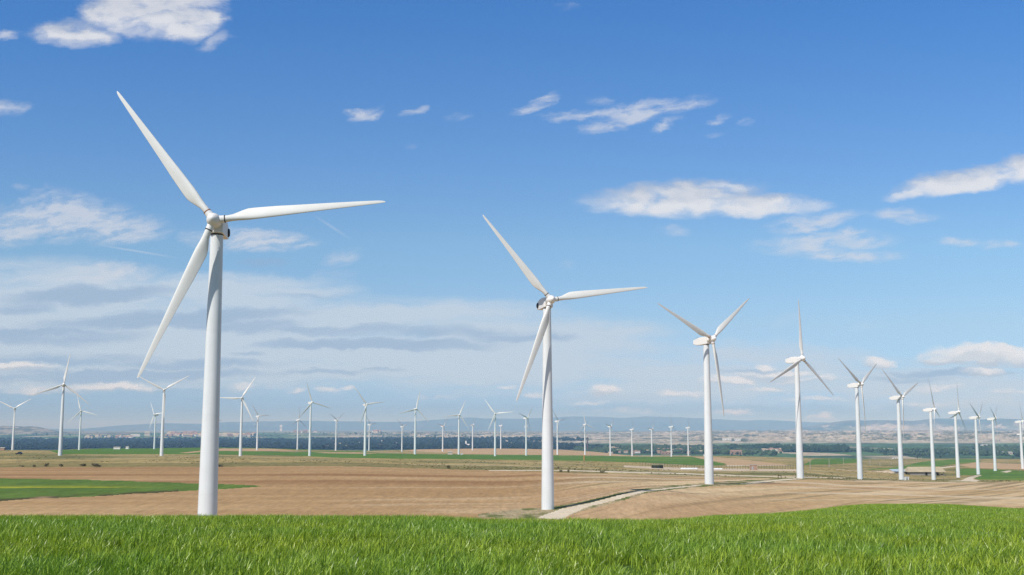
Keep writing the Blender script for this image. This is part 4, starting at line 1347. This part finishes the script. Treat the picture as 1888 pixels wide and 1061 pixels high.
woods("woods", scatter_px(9500, -120, 1110, 810.5, 829.5, lambda X_, Y_, x_, y_: fbm(x_ / 420, y_ / 900, 301, 4) + 0.25 * (1 - np.clip((X_ - 880) / 230, 0, 1)) > 0.56, 1), 8, 17, 1.1, (0.008, 0.014, 0.009), (0.020, 0.032, 0.018), 1)  # real woods, crown colours darkened further to carry a cloud shadow
woods("poplar_wood", np.concatenate([scatter_px(700, 1356, 1441, 827.5, 830.5, None, 2), scatter_px(1000, 1446, 1563, 829, 835, None, 3), scatter_px(160, 1345, 1356, 829, 831, None, 4)]), 8, 12, 2.0, (0.02, 0.038, 0.018), (0.035, 0.06, 0.026), 2)
woods("riverside_trees", np.concatenate([
    scatter_px(2600, 1060, 1400, 824, 839, lambda X_, Y_, x_, y_: fbm(x_ / 260, y_ / 380, 302, 4) > 0.53, 5),
    scatter_px(3400, 1400, 2000, 826, 848, lambda X_, Y_, x_, y_: fbm(x_ / 320, y_ / 260, 303, 4) > 0.57, 6),
    scatter_px(1400, 1590, 1960, 822, 831, lambda X_, Y_, x_, y_: fbm(x_ / 500, y_ / 600, 304, 3) > 0.52, 7),
    scatter_px(1300, -100, 1000, 800, 812, lambda X_, Y_, x_, y_: fbm(x_ / 600, y_ / 900, 305, 4) > 0.55, 8)]), 5, 11, 1.5, (0.035, 0.055, 0.026), (0.07, 0.105, 0.045), 3)

# ------------------------------------------------------------------ the wheat
def tuft(seed, n, rad, h0, h1, wid, segs):
    rg = np.random.default_rng(seed)
    mb = MB()
    for _ in range(n):
        a, rr_ = rg.uniform(0, 6.283), rad * math.sqrt(rg.uniform(0, 1))
        bx_, by_ = rr_ * math.cos(a), rr_ * math.sin(a)
        h = rg.uniform(h0, h1)
        la = rg.normal(0.25, 1.3)
        lean = h * abs(rg.normal(0.32, 0.22))
        droop = rg.uniform(0, 0.5) if rg.uniform() < 0.45 else rg.uniform(0, 0.12)
        tw = rg.uniform(0, 3.1416)
        w_ = wid * rg.uniform(0.7, 1.25)
        vs = []
        for s_ in range(segs + 1):
            t = s_ / segs
            d = lean * t ** 1.9
            z = h * (t - droop * t ** 3)
            ww = w_ * (0.55 + 0.9 * t) * (1 - t) ** 0.55 if s_ < segs else 0.0
            c_ = (bx_ + d * math.cos(la), by_ + d * math.sin(la), z)
            ang = tw + 0.5 * t
            if s_ < segs:
                vs += [(c_[0] - ww / 2 * math.cos(ang), c_[1] - ww / 2 * math.sin(ang), c_[2]), (c_[0] + ww / 2 * math.cos(ang), c_[1] + ww / 2 * math.sin(ang), c_[2])]
            else:
                vs.append(c_)
        fs = [(2 * s_, 2 * s_ + 1, 2 * s_ + 3, 2 * s_ + 2) for s_ in range(segs - 1)] + [(2 * segs - 2, 2 * segs - 1, 2 * segs)]
        mb.add(vs, fs, 0, True)
    return mb


def wheat_mat():
    m, nt_, b = new_mat("wheat_leaf")
    gi = N(nt_, "ShaderNodeNewGeometry")
    n1 = noise_node(nt_, gi.outputs["Position"], 0.16, 3)
    n2 = noise_node(nt_, gi.outputs["Position"], 9.0, 2)
    r1 = ramp(nt_, n1.outputs["Fac"], [(0.36, (0.225, 0.380, 0.046)), (0.54, (0.275, 0.405, 0.042)), (0.70, (0.335, 0.445, 0.036))])
    r2 = ramp(nt_, n2.outputs["Fac"], [(0.3, (0.75, 0.78, 0.8)), (0.72, (1.32, 1.22, 1.2))])
    r3 = ramp(nt_, gi.outputs["Random Per Island"], [(0.0, (0.42, 0.50, 0.55)), (0.45, (0.92, 0.95, 0.95)), (0.85, (1.45, 1.32, 1.15)), (1.0, (2.1, 1.75, 2.3))])
    c = mixc(nt_, 1.0, mixc(nt_, 1.0, r1.outputs[0], r2.outputs[0], "MULTIPLY"), r3.outputs[0], "MULTIPLY")
    L(nt_, c, b.inputs["Base Color"])
    b.inputs["Roughness"].default_value = 0.36
    b.inputs["Specular IOR Level"].default_value = 0.5
    tr = N(nt_, "ShaderNodeBsdfTranslucent")
    L(nt_, mixc(nt_, 1.0, c, (1.1, 1.15, 0.5), "MULTIPLY"), tr.inputs["Color"])
    mx = N(nt_, "ShaderNodeMixShader")
    mx.inputs[0].default_value = 0.33
    L(nt_, b.outputs[0], mx.inputs[1])
    L(nt_, tr.outputs[0], mx.inputs[2])
    L(nt_, mx.outputs[0], nt_.nodes["Material Output"].inputs["Surface"])
    return m


WM = wheat_mat()


def tuft_collection(name, specs):
    c_ = bpy.data.collections.new(name)
    for k, sp in enumerate(specs):
        o_ = tuft(300 + k, *sp).build("wheat_tuft", WM)
        COL.objects.unlink(o_)
        c_.objects.link(o_)
    return c_


near_c = tuft_collection("wheat_tufts_near", [(46, 0.25, 0.22, 0.43, 0.021, 4)] * 6)
far_c = tuft_collection("wheat_tufts_far", [(60, 0.42, 0.20, 0.42, 0.026, 3)] * 4)


def instancer(name, pts, coll):
    me = bpy.data.meshes.new(name)
    me.from_pydata([tuple(p_) for p_ in pts], [], [])
    o_ = link(name, me)
    ng = bpy.data.node_groups.new(name, "GeometryNodeTree")
    ng.interface.new_socket("Geometry", in_out="INPUT", socket_type="NodeSocketGeometry")
    ng.interface.new_socket("Geometry", in_out="OUTPUT", socket_type="NodeSocketGeometry")
    gi, go = ng.nodes.new("NodeGroupInput"), ng.nodes.new("NodeGroupOutput")
    ci = ng.nodes.new("GeometryNodeCollectionInfo")
    ci.inputs["Collection"].default_value = coll
    ci.inputs["Separate Children"].default_value = True
    ci.inputs["Reset Children"].default_value = True
    ip = ng.nodes.new("GeometryNodeInstanceOnPoints")
    ip.inputs["Pick Instance"].default_value = True
    rv = ng.nodes.new("FunctionNodeRandomValue")
    rv.data_type = "FLOAT_VECTOR"
    rv.inputs["Min"].default_value = (-0.08, -0.08, -1.2)
    rv.inputs["Max"].default_value = (0.08, 0.08, 1.2)
    sv = ng.nodes.new("FunctionNodeRandomValue")
    sv.data_type = "FLOAT"
    sv.inputs[2].default_value = 0.78
    sv.inputs[3].default_value = 1.22
    ng.links.new(gi.outputs[0], ip.inputs["Points"])
    ng.links.new(ci.outputs[0], ip.inputs["Instance"])
    ng.links.new(rv.outputs["Value"], ip.inputs["Rotation"])
    ng.links.new(sv.outputs[1], ip.inputs["Scale"])
    ng.links.new(ip.outputs[0], go.inputs[0])
    o_.modifiers.new("wheat", "NODES").node_group = ng
    tag(o_, kind="stuff")
    return o_


def wheat_points(y0, y1, dens, seed, cond=None):
    rg = np.random.default_rng(seed)
    w_ = lambda y_: 0.58 * y_ + 6.0
    n = int(dens * (y1 - y0) * (w_(y0) + w_(y1)))
    y_ = y0 + (y1 - y0) * rg.uniform(0, 1, n)
    y_ = np.sqrt(y0 ** 2 + (y1 ** 2 - y0 ** 2) * rg.uniform(0, 1, n))
    x_ = rg.uniform(-1, 1, n) * w_(y_)
    k = np.ones(n, bool)
    # thin spots where the crop came up poorly
    k &= fbm(x_ / 0.7, y_ / 1.0, 401, 2) > 0.36
    if cond is not None:
        k &= cond(x_, y_)
    x_, y_ = x_[k], y_[k]
    return np.stack([x_, y_, zt(x_, y_) - 0.02], -1)


lim = lambda x_, y_: y_ < pl([(-900, 72), (1000, 72), (1150, 76), (1250, 105), (1320, 130), (1400, 140), (1600, 160), (1888, 165), (2600, 165)], proj(x_, y_, zt(x_, y_))[0])
instancer("wheat", np.concatenate([wheat_points(11, 30, 13, 21), wheat_points(30, 52, 10.5, 22)]), near_c)
instancer("wheat_far", np.concatenate([wheat_points(52, 80, 6.5, 23, lim), wheat_points(80, 170, 4.0, 24, lim)]), far_c)

# ------------------------------------------------------------------ light, sky, air
SUN_EL, SUN_AZ = math.radians(47), math.radians(38)     # azimuth to the left of straight behind the camera
sun_dir = Vector((-math.sin(SUN_AZ) * math.cos(SUN_EL), -math.cos(SUN_AZ) * math.cos(SUN_EL), math.sin(SUN_EL)))
sl_ = bpy.data.lights.new("sun", "SUN")
sl_.energy = 4.4
sl_.angle = math.radians(0.5)
sl_.color = (1.0, 0.945, 0.865)
so = bpy.data.objects.new("sun", sl_)
COL.objects.link(so)
so.rotation_euler = sun_dir.to_track_quat("Z", "Y").to_euler()
so.location = (0, 0, 60)

world = bpy.data.worlds.new("World")
scene.world = world
world.use_nodes = True
world.cycles.sampling_method = "MANUAL"
world.cycles.sample_map_resolution = 512
nt = world.node_tree
bg = nt.nodes["Background"]
SKY_K = 0.10
bg.inputs["Strength"].default_value = SKY_K
sky = N(nt, "ShaderNodeTexSky", sky_type="NISHITA")
sky.sun_disc = False
sky.sun_elevation = SUN_EL
sky.sun_rotation = math.atan2(sun_dir.x, sun_dir.y)
sky.altitude = 400
sky.air_density = 1.0
sky.dust_density = 0.6
sky.ozone_density = 1.6


def math_n(op, a, b=None, c=None):
    m = N(nt, "ShaderNodeMath", operation=op)
    for s_, v in zip(m.inputs, (a, b, c)):
        if v is None:
            continue
        if hasattr(v, "links"):
            L(nt, v, s_)
        else:
            s_.default_value = v
    return m.outputs[0]


def mapr(v, a, b, c=0.0, d=1.0, smooth=True):
    m = N(nt, "ShaderNodeMapRange", interpolation_type="SMOOTHSTEP" if smooth else "LINEAR")
    L(nt, v, m.inputs[0])
    for k, q in zip((1, 2, 3, 4), (a, b, c, d)):
        m.inputs[k].default_value = q
    return m.outputs[0]


tc = N(nt, "ShaderNodeTexCoord")
sep = N(nt, "ShaderNodeSeparateXYZ")
L(nt, tc.outputs["Generated"], sep.inputs[0])
yy = math_n("MAXIMUM", math_n("ABSOLUTE", sep.outputs[1]), 0.02)
S = math_n("MULTIPLY", math_n("DIVIDE", sep.outputs[0], yy), 20.40)   # direction of the sky in units of about 100 picture widths / 18.88
T = math_n("MULTIPLY", math_n("DIVIDE", sep.outputs[2], yy), 20.40)
cmb = N(nt, "ShaderNodeCombineXYZ")
L(nt, S, cmb.inputs[0])
L(nt, T, cmb.inputs[1])
UV = cmb.outputs[0]


def scaled(vec, sx, sy, ox=0.0, oy=0.0, oz=0.0):
    m = N(nt, "ShaderNodeMapping")
    m.inputs["Location"].default_value = (ox, oy, oz)
    m.inputs["Scale"].default_value = (sx, sy, 1)
    L(nt, vec, m.inputs["Vector"])
    return m.outputs[0]


def st(px_, py_):
    q = at(px_, py_, 1.0)
    return q[0] * 20.40, q[2] * 20.40


warp = noise_node(nt, scaled(UV, 0.8, 1.6), 1.0, 7, 0.66, True)
wv = N(nt, "ShaderNodeVectorMath", operation="MULTIPLY_ADD")
L(nt, warp.outputs["Color"], wv.inputs[0])
wv.inputs[1].default_value = (0.78, 0.36, 0)
wv.inputs[2].default_value = (-0.39, -0.18, 0)
wadd = N(nt, "ShaderNodeVectorMath", operation="ADD")
L(nt, UV, wadd.inputs[0])
L(nt, wv.outputs[0], wadd.inputs[1])
UVW = wadd.outputs[0]


_turned = {}


def turned(src, rot):
    """The sky coordinates turned by a few degrees, shared by all clouds that lean alike."""
    if abs(rot) < 1:
        return src
    k = (src.node.name, rot)
    if k not in _turned:
        m = N(nt, "ShaderNodeMapping")
        m.inputs["Rotation"].default_value = (0, 0, -math.radians(rot))
        L(nt, src, m.inputs["Vector"])
        _turned[k] = m.outputs[0]
    return _turned[k]


def cloud_field(clouds, src):
    """Largest of the soft elliptical bodies, each at its own direction in the sky."""
    acc = None
    for cpx, cpy, rx, ry, rot, stg in clouds:
        rot = min((0, 3, 10, 25), key=lambda q: abs(q - rot))
        s0, t0 = st(cpx, cpy)
        c_, n_ = math.cos(math.radians(rot)), math.sin(math.radians(rot))
        s1, t1 = s0 * c_ + t0 * n_, -s0 * n_ + t0 * c_
        sx, sy = 100.0 / rx, 100.0 / ry
        m = N(nt, "ShaderNodeVectorMath", operation="MULTIPLY_ADD")
        L(nt, turned(src, rot), m.inputs[0])
        m.inputs[1].default_value = (sx, sy, 0)
        m.inputs[2].default_value = (-s1 * sx, -t1 * sy, 0)
        dt = N(nt, "ShaderNodeVectorMath", operation="DOT_PRODUCT")
        L(nt, m.outputs[0], dt.inputs[0])
        L(nt, m.outputs[0], dt.inputs[1])
        v = math_n("MULTIPLY_ADD", dt.outputs["Value"], -stg * 1.15, stg * 1.15)
        acc = math_n("MAXIMUM", v, 0.0 if acc is None else acc)
    return math_n("MINIMUM", acc, 1.0)


# cumulus and fair-weather shreds: column, row, half width, half height, tilt, strength
CUM = [
    (290, 12, 150, 74, 3, 1.15), (215, 25, 90, 50, 0, 1.0), (350, 36, 80, 52, 0, 1.1), (130, 62, 110, 36, 0, 0.85), (10, 64, 30, 14, 0, 0.55), (15, 198, 60, 20, 0, 0.6), (400, 75, 40, 20, 20, 0.42),
    (1250, 370, 215, 38, -3, 1.0), (1380, 378, 170, 28, -2, 0.95), (1180, 378, 120, 20, 4, 0.85), (1300, 350, 130, 26, 0, 0.85), (1480, 380, 70, 18, 4, 0.55),
    (1790, 330, 190, 32, 13, 1.0), (1880, 312, 120, 34, 8, 0.95), (1690, 356, 90, 16, 12, 0.75),
]
WISP = [
    (675, 212, 48, 17, 8, 0.74), (762, 206, 30, 11, 8, 0.6), (850, 216, 36, 11, 0, 0.42), (990, 192, 62, 17, 25, 0.72), (1060, 214, 90, 15, 4, 0.7), (1180, 205, 120, 28, 10, 0.85), (1270, 192, 60, 18, 8, 0.6), (1110, 236, 70, 14, 10, 0.66),
    (1225, 230, 40, 14, 25, 0.55), (1320, 217, 22, 11, 20, 0.5), (1370, 225, 24, 12, 0, 0.35), (1317, 244, 26, 10, 0, 0.35), (755, 268, 18, 10, 0, 0.3), (1105, 188, 40, 12, 0, 0.4), (1040, 10, 40, 14, 0, 0.3),
    (1240, 425, 48, 14, 4, 0.5), (1500, 410, 120, 22, 12, 0.72), (1660, 398, 90, 18, 6, 0.66), (1520, 448, 170, 24, 2, 0.76), (1560, 470, 130, 18, 0, 0.78), (1440, 455, 70, 18, -5, 0.6), (1760, 445, 55, 13, 6, 0.56), (1840, 453, 62, 12, 0, 0.56),
    (1550, 430, 80, 14, 0, 0.6), (1450, 590, 40, 28, 30, 0.32), (1600, 600, 50, 14, -20, 0.28), (1040, 490, 30, 20, 0, 0.2),
    (120, 402, 170, 52, -3, 0.92), (230, 425, 110, 34, 0, 0.8), (90, 362, 60, 24, 0, 0.5), (20, 430, 80, 34, 0, 0.75), (470, 444, 115, 30, 0, 0.84), (400, 440, 90, 26, 0, 0.72), (540, 452, 60, 18, 0, 0.55), (630, 478, 50, 20, 10, 0.5), (30, 345, 30, 12, 0, 0.3),
    (190, 505, 130, 26, 2, 0.66), (180, 490, 28, 14, 0, 0.6), (90, 345, 22, 12, 0, 0.4), (610, 508, 60, 14, 0, 0.35),
]
LOW = [  # small bright cumulus low over the horizon, right half and centre
    (1800, 655, 130, 26, 0, 1.0), (1740, 660, 70, 18, 0, 0.85), (1870, 660, 70, 24, 0, 0.9), (1815, 686, 60, 14, 0, 0.8), (1615, 670, 45, 16, 0, 0.82), (1420, 676, 34, 10, 0, 0.8), (1440, 690, 110, 11, 0, 0.72), (1350, 702, 70, 12, 0, 0.8), (1480, 700, 110, 12, 0, 0.65),
    (1400, 715, 60, 8, 0, 0.6), (1110, 722, 42, 13, 0, 0.8), (1260, 732, 80, 10, 0, 0.55), (1080, 742, 60, 8, 0, 0.5), (1720, 716, 70, 10, 0, 0.6), (1860, 725, 60, 9, 0, 0.55), (600, 720, 30, 8, 0, 0.6), (640, 716, 26, 7, 0, 0.5), (545, 720, 24, 8, 0, 0.6), (935, 716, 20, 8, 0, 0.6),
    (980, 728, 34, 10, 0, 0.5), (1500, 735, 90, 8, 0, 0.45), (1700, 745, 90, 9, 0, 0.45), (1150, 758, 90, 8, 0, 0.45), (1350, 762, 80, 9, 0, 0.55), (1510, 768, 40, 12, 0, 0.6), (800, 735, 90, 9, 0, 0.35), (200, 716, 110, 11, 0, 0.75), (60, 722, 80, 10, 0, 0.55), (40, 676, 90, 13, 0, 0.85), (440, 712, 60, 9, 0, 0.45),
]
GREY = [  # grey-blue stratus streaks, lower left
    (150, 545, 230, 22, 3, 0.9), (40, 570, 90, 18, 0, 0.8), (300, 590, 330, 22, 2, 0.95), (90, 620, 240, 22, 0, 0.95), (420, 600, 180, 16, 0, 0.85), (640, 610, 230, 14, 1, 0.8), (850, 612, 240, 14, 0, 0.85), (700, 635, 300, 14, 0, 0.9), (960, 620, 140, 16, -2, 0.8), (460, 653, 50, 8, 0, 0.75),
    (120, 662, 230, 18, 0, 0.9), (350, 672, 240, 13, 0, 0.8), (600, 686, 130, 7, 0, 0.7), (710, 682, 60, 5, 0, 0.7), (250, 690, 330, 14, 0, 0.75), (480, 486, 80, 10, 0, 0.4), (120, 700, 300, 14, 0, 0.7), (560, 545, 120, 10, 0, 0.4), (1100, 608, 60, 6, 0, 0.35),
    (1750, 688, 170, 10, 0, 0.7), (1650, 700, 160, 8, 0, 0.5), (1400, 684, 120, 7, 0, 0.5), (1000, 735, 500, 10, 0, 0.35), (400, 738, 420, 14, 0, 0.5), (60, 745, 240, 16, 0, 0.6), (900, 764, 1500, 26, 0, 0.75), (250, 725, 420, 12, 0, 0.5),
]
PALE = [  # thin pale sheet behind the streaks
    (60, 590, 460, 120, 0, 1.0), (480, 640, 520, 100, 0, 1.1), (900, 650, 460, 95, 0, 0.95), (60, 505, 240, 46, 0, 0.5), (420, 540, 300, 46, 0, 0.8), (750, 575, 360, 40, 0, 0.65), (200, 690, 460, 40, 0, 0.9), (1300, 690, 460, 80, 0, 0.7), (1750, 715, 360, 70, 0, 0.7), ]
n_hi = noise_node(nt, scaled(UVW, 1.15, 2.3, 3.1), 1.5, 7, 0.52, True)
n_lit = noise_node(nt, scaled(UVW, 1.15, 2.3, 3.1 - 0.10, -0.16), 1.5, 4, 0.5, True)
n_st = noise_node(nt, scaled(UVW, 0.30, 3.2, 7.7), 1.0, 6, 0.62, True)
UVL = scaled(UVW, 1, 1)
n_lo = noise_node(nt, scaled(UVW, 1.6, 4.6, 1.3), 1.6, 6, 0.62, True)


def alpha_of(field, n_out, lo, hi, base=0.35, gain=1.25):
    k = math_n("MULTIPLY_ADD", n_out, gain, base)
    return mapr(math_n("MULTIPLY", field, k), lo, hi)


col_ = sky.outputs[0]
# keep the top of the sky as deep a blue as in the photograph
el = mapr(T, 0.0, 30.0, 0.0, 1.0, False)
TSTOP = [(775, (0.46, 0.75, 1.62)), (700, (0.58, 0.82, 1.30)), (600, (0.77, 0.92, 1.14)), (450, (0.80, 1.04, 1.22)), (300, (0.68, 1.00, 1.33)), (20, (0.47, 0.95, 1.48))]
tint = ramp(nt, el, [(st(1000, y_)[1] / 30.0, c_) for y_, c_ in TSTOP] + [(0.5, (0.66, 0.86, 1.02)), (1.0, (0.72, 0.88, 0.98))])  # last stops tone the unseen upper sky to steer the ambient light
col_ = mixc(nt, 1.0, col_, tint.outputs[0], "MULTIPLY")
K = 1.0 / SKY_K


def lay(colr, alpha, c):
    return mixc(nt, alpha, colr, c)


def cc(r, g, b):
    return (r * K, g * K, b * K)


n_st2 = noise_node(nt, scaled(UVW, 0.22, 2.2, 3.3, 5.5), 1.0, 6, 0.6, True)
a_pale = alpha_of(cloud_field(PALE, UVW), n_st.outputs["Fac"], 0.05, 0.85, -0.10, 2.2)
col_ = lay(col_, math_n("MULTIPLY", a_pale, 0.93), cc(0.54, 0.655, 0.785))
a_grey = alpha_of(cloud_field(GREY, UVW), n_st2.outputs["Fac"], 0.12, 0.95, -0.05, 2.1)
col_ = lay(col_, math_n("MULTIPLY", a_grey, 0.70), cc(0.29, 0.43, 0.63))
f_w = cloud_field(WISP, UVW)
n_w = noise_node(nt, scaled(turned(UVW, 10), 1.2, 4.2, 5.1), 1.5, 6, 0.58, True)
a_w = alpha_of(f_w, n_w.outputs["Fac"], 0.06, 1.05, -0.30, 2.3)
col_ = lay(col_, math_n("MULTIPLY", a_w, 0.74), cc(0.66, 0.70, 0.78))
f_l = cloud_field(LOW, UVL)
f_l2 = cloud_field(LOW, scaled(UVL, 1, 1, 0.03, 0.07))
a_l = alpha_of(f_l, n_lo.outputs["Fac"], 0.15, 0.85, -0.05, 1.9)
c_low = mixc(nt, mapr(math_n("SUBTRACT", f_l, f_l2), -0.25, 0.30), cc(0.50, 0.58, 0.68), cc(0.80, 0.82, 0.85))
col_ = lay(col_, math_n("MULTIPLY", a_l, 0.95), c_low)
f_c = cloud_field(CUM, UVW)
f_c2 = cloud_field(CUM, scaled(UVW, 1, 1, 0.06, -0.14))
n_c2 = math_n("ADD", math_n("MULTIPLY", n_hi.outputs["Fac"], 0.82), math_n("MULTIPLY", n_w.outputs["Fac"], 0.18))
a_c = alpha_of(f_c, n_c2, 0.05, 0.95, 0.0, 1.75)
lit = math_n("ADD", math_n("SUBTRACT", f_c, f_c2), math_n("MULTIPLY", math_n("SUBTRACT", n_hi.outputs["Fac"], n_lit.outputs["Fac"]), 0.5))
c_cum = mixc(nt, mapr(lit, -0.42, 0.34), cc(0.50, 0.55, 0.645), cc(0.80, 0.81, 0.835))
col_ = lay(col_, math_n("MULTIPLY", a_c, 0.88), c_cum)
# two old contrails
for (x0, y0), (x1, y1), wd, sg in (((575, 395), (652, 445), 4.0, 0.20), ((170, 450), (335, 477), 3.0, 0.30)):
    a0, a1 = st(x0, y0), st(x1, y1)
    m = N(nt, "ShaderNodeMapping", vector_type="TEXTURE")
    m.inputs["Location"].default_value = ((a0[0] + a1[0]) / 2, (a0[1] + a1[1]) / 2, 0)
    m.inputs["Rotation"].default_value = (0, 0, math.atan2(a1[1] - a0[1], a1[0] - a0[0]))
    m.inputs["Scale"].default_value = (math.hypot(a1[0] - a0[0], a1[1] - a0[1]) / 2 * 1.15, wd / 100, 1)
    L(nt, UV, m.inputs["Vector"])
    ln = N(nt, "ShaderNodeVectorMath", operation="LENGTH")
    L(nt, m.outputs[0], ln.inputs[0])
    col_ = lay(col_, mapr(ln.outputs["Value"], 1.0, 0.1, 0.0, sg), cc(0.66, 0.72, 0.80))
L(nt, col_, bg.inputs["Color"])

# the air: one closed box of thin even haze round the whole scene
HZ = 430.0
hb = MB()
hb.box((0, 0, (HZ - 150) / 2), (170000, 170000, HZ + 150))
hm = bpy.data.materials.new("haze_air")
hm.use_nodes = True
hn = hm.node_tree
for n_ in list(hn.nodes):
    if n_.type == "BSDF_PRINCIPLED":
        hn.nodes.remove(n_)
pv = N(hn, "ShaderNodeVolumePrincipled")
pv.inputs["Color"].default_value = (0.36, 0.65, 1.0, 1)
pv.inputs["Absorption Color"].default_value = (1, 1, 1, 1)
pv.inputs["Density"].default_value = 5.2e-5
pv.inputs["Anisotropy"].default_value = -0.2
L(hn, pv.outputs[0], hn.nodes["Material Output"].inputs["Volume"])
tag(hb.build("haze", hm), kind="stuff")

scene.view_settings.view_transform = "Standard"
scene.view_settings.look = "None"
scene.view_settings.exposure = 0.0
scene.view_settings.gamma = 1.0
scene.cycles.max_bounces = 6
scene.cycles.volume_bounces = 0
scene.cycles.use_denoising = True
scene.cycles.denoising_prefilter = "FAST"
try:
    scene.cycles.denoiser = "OPENIMAGEDENOISE"
except Exception:
    pass
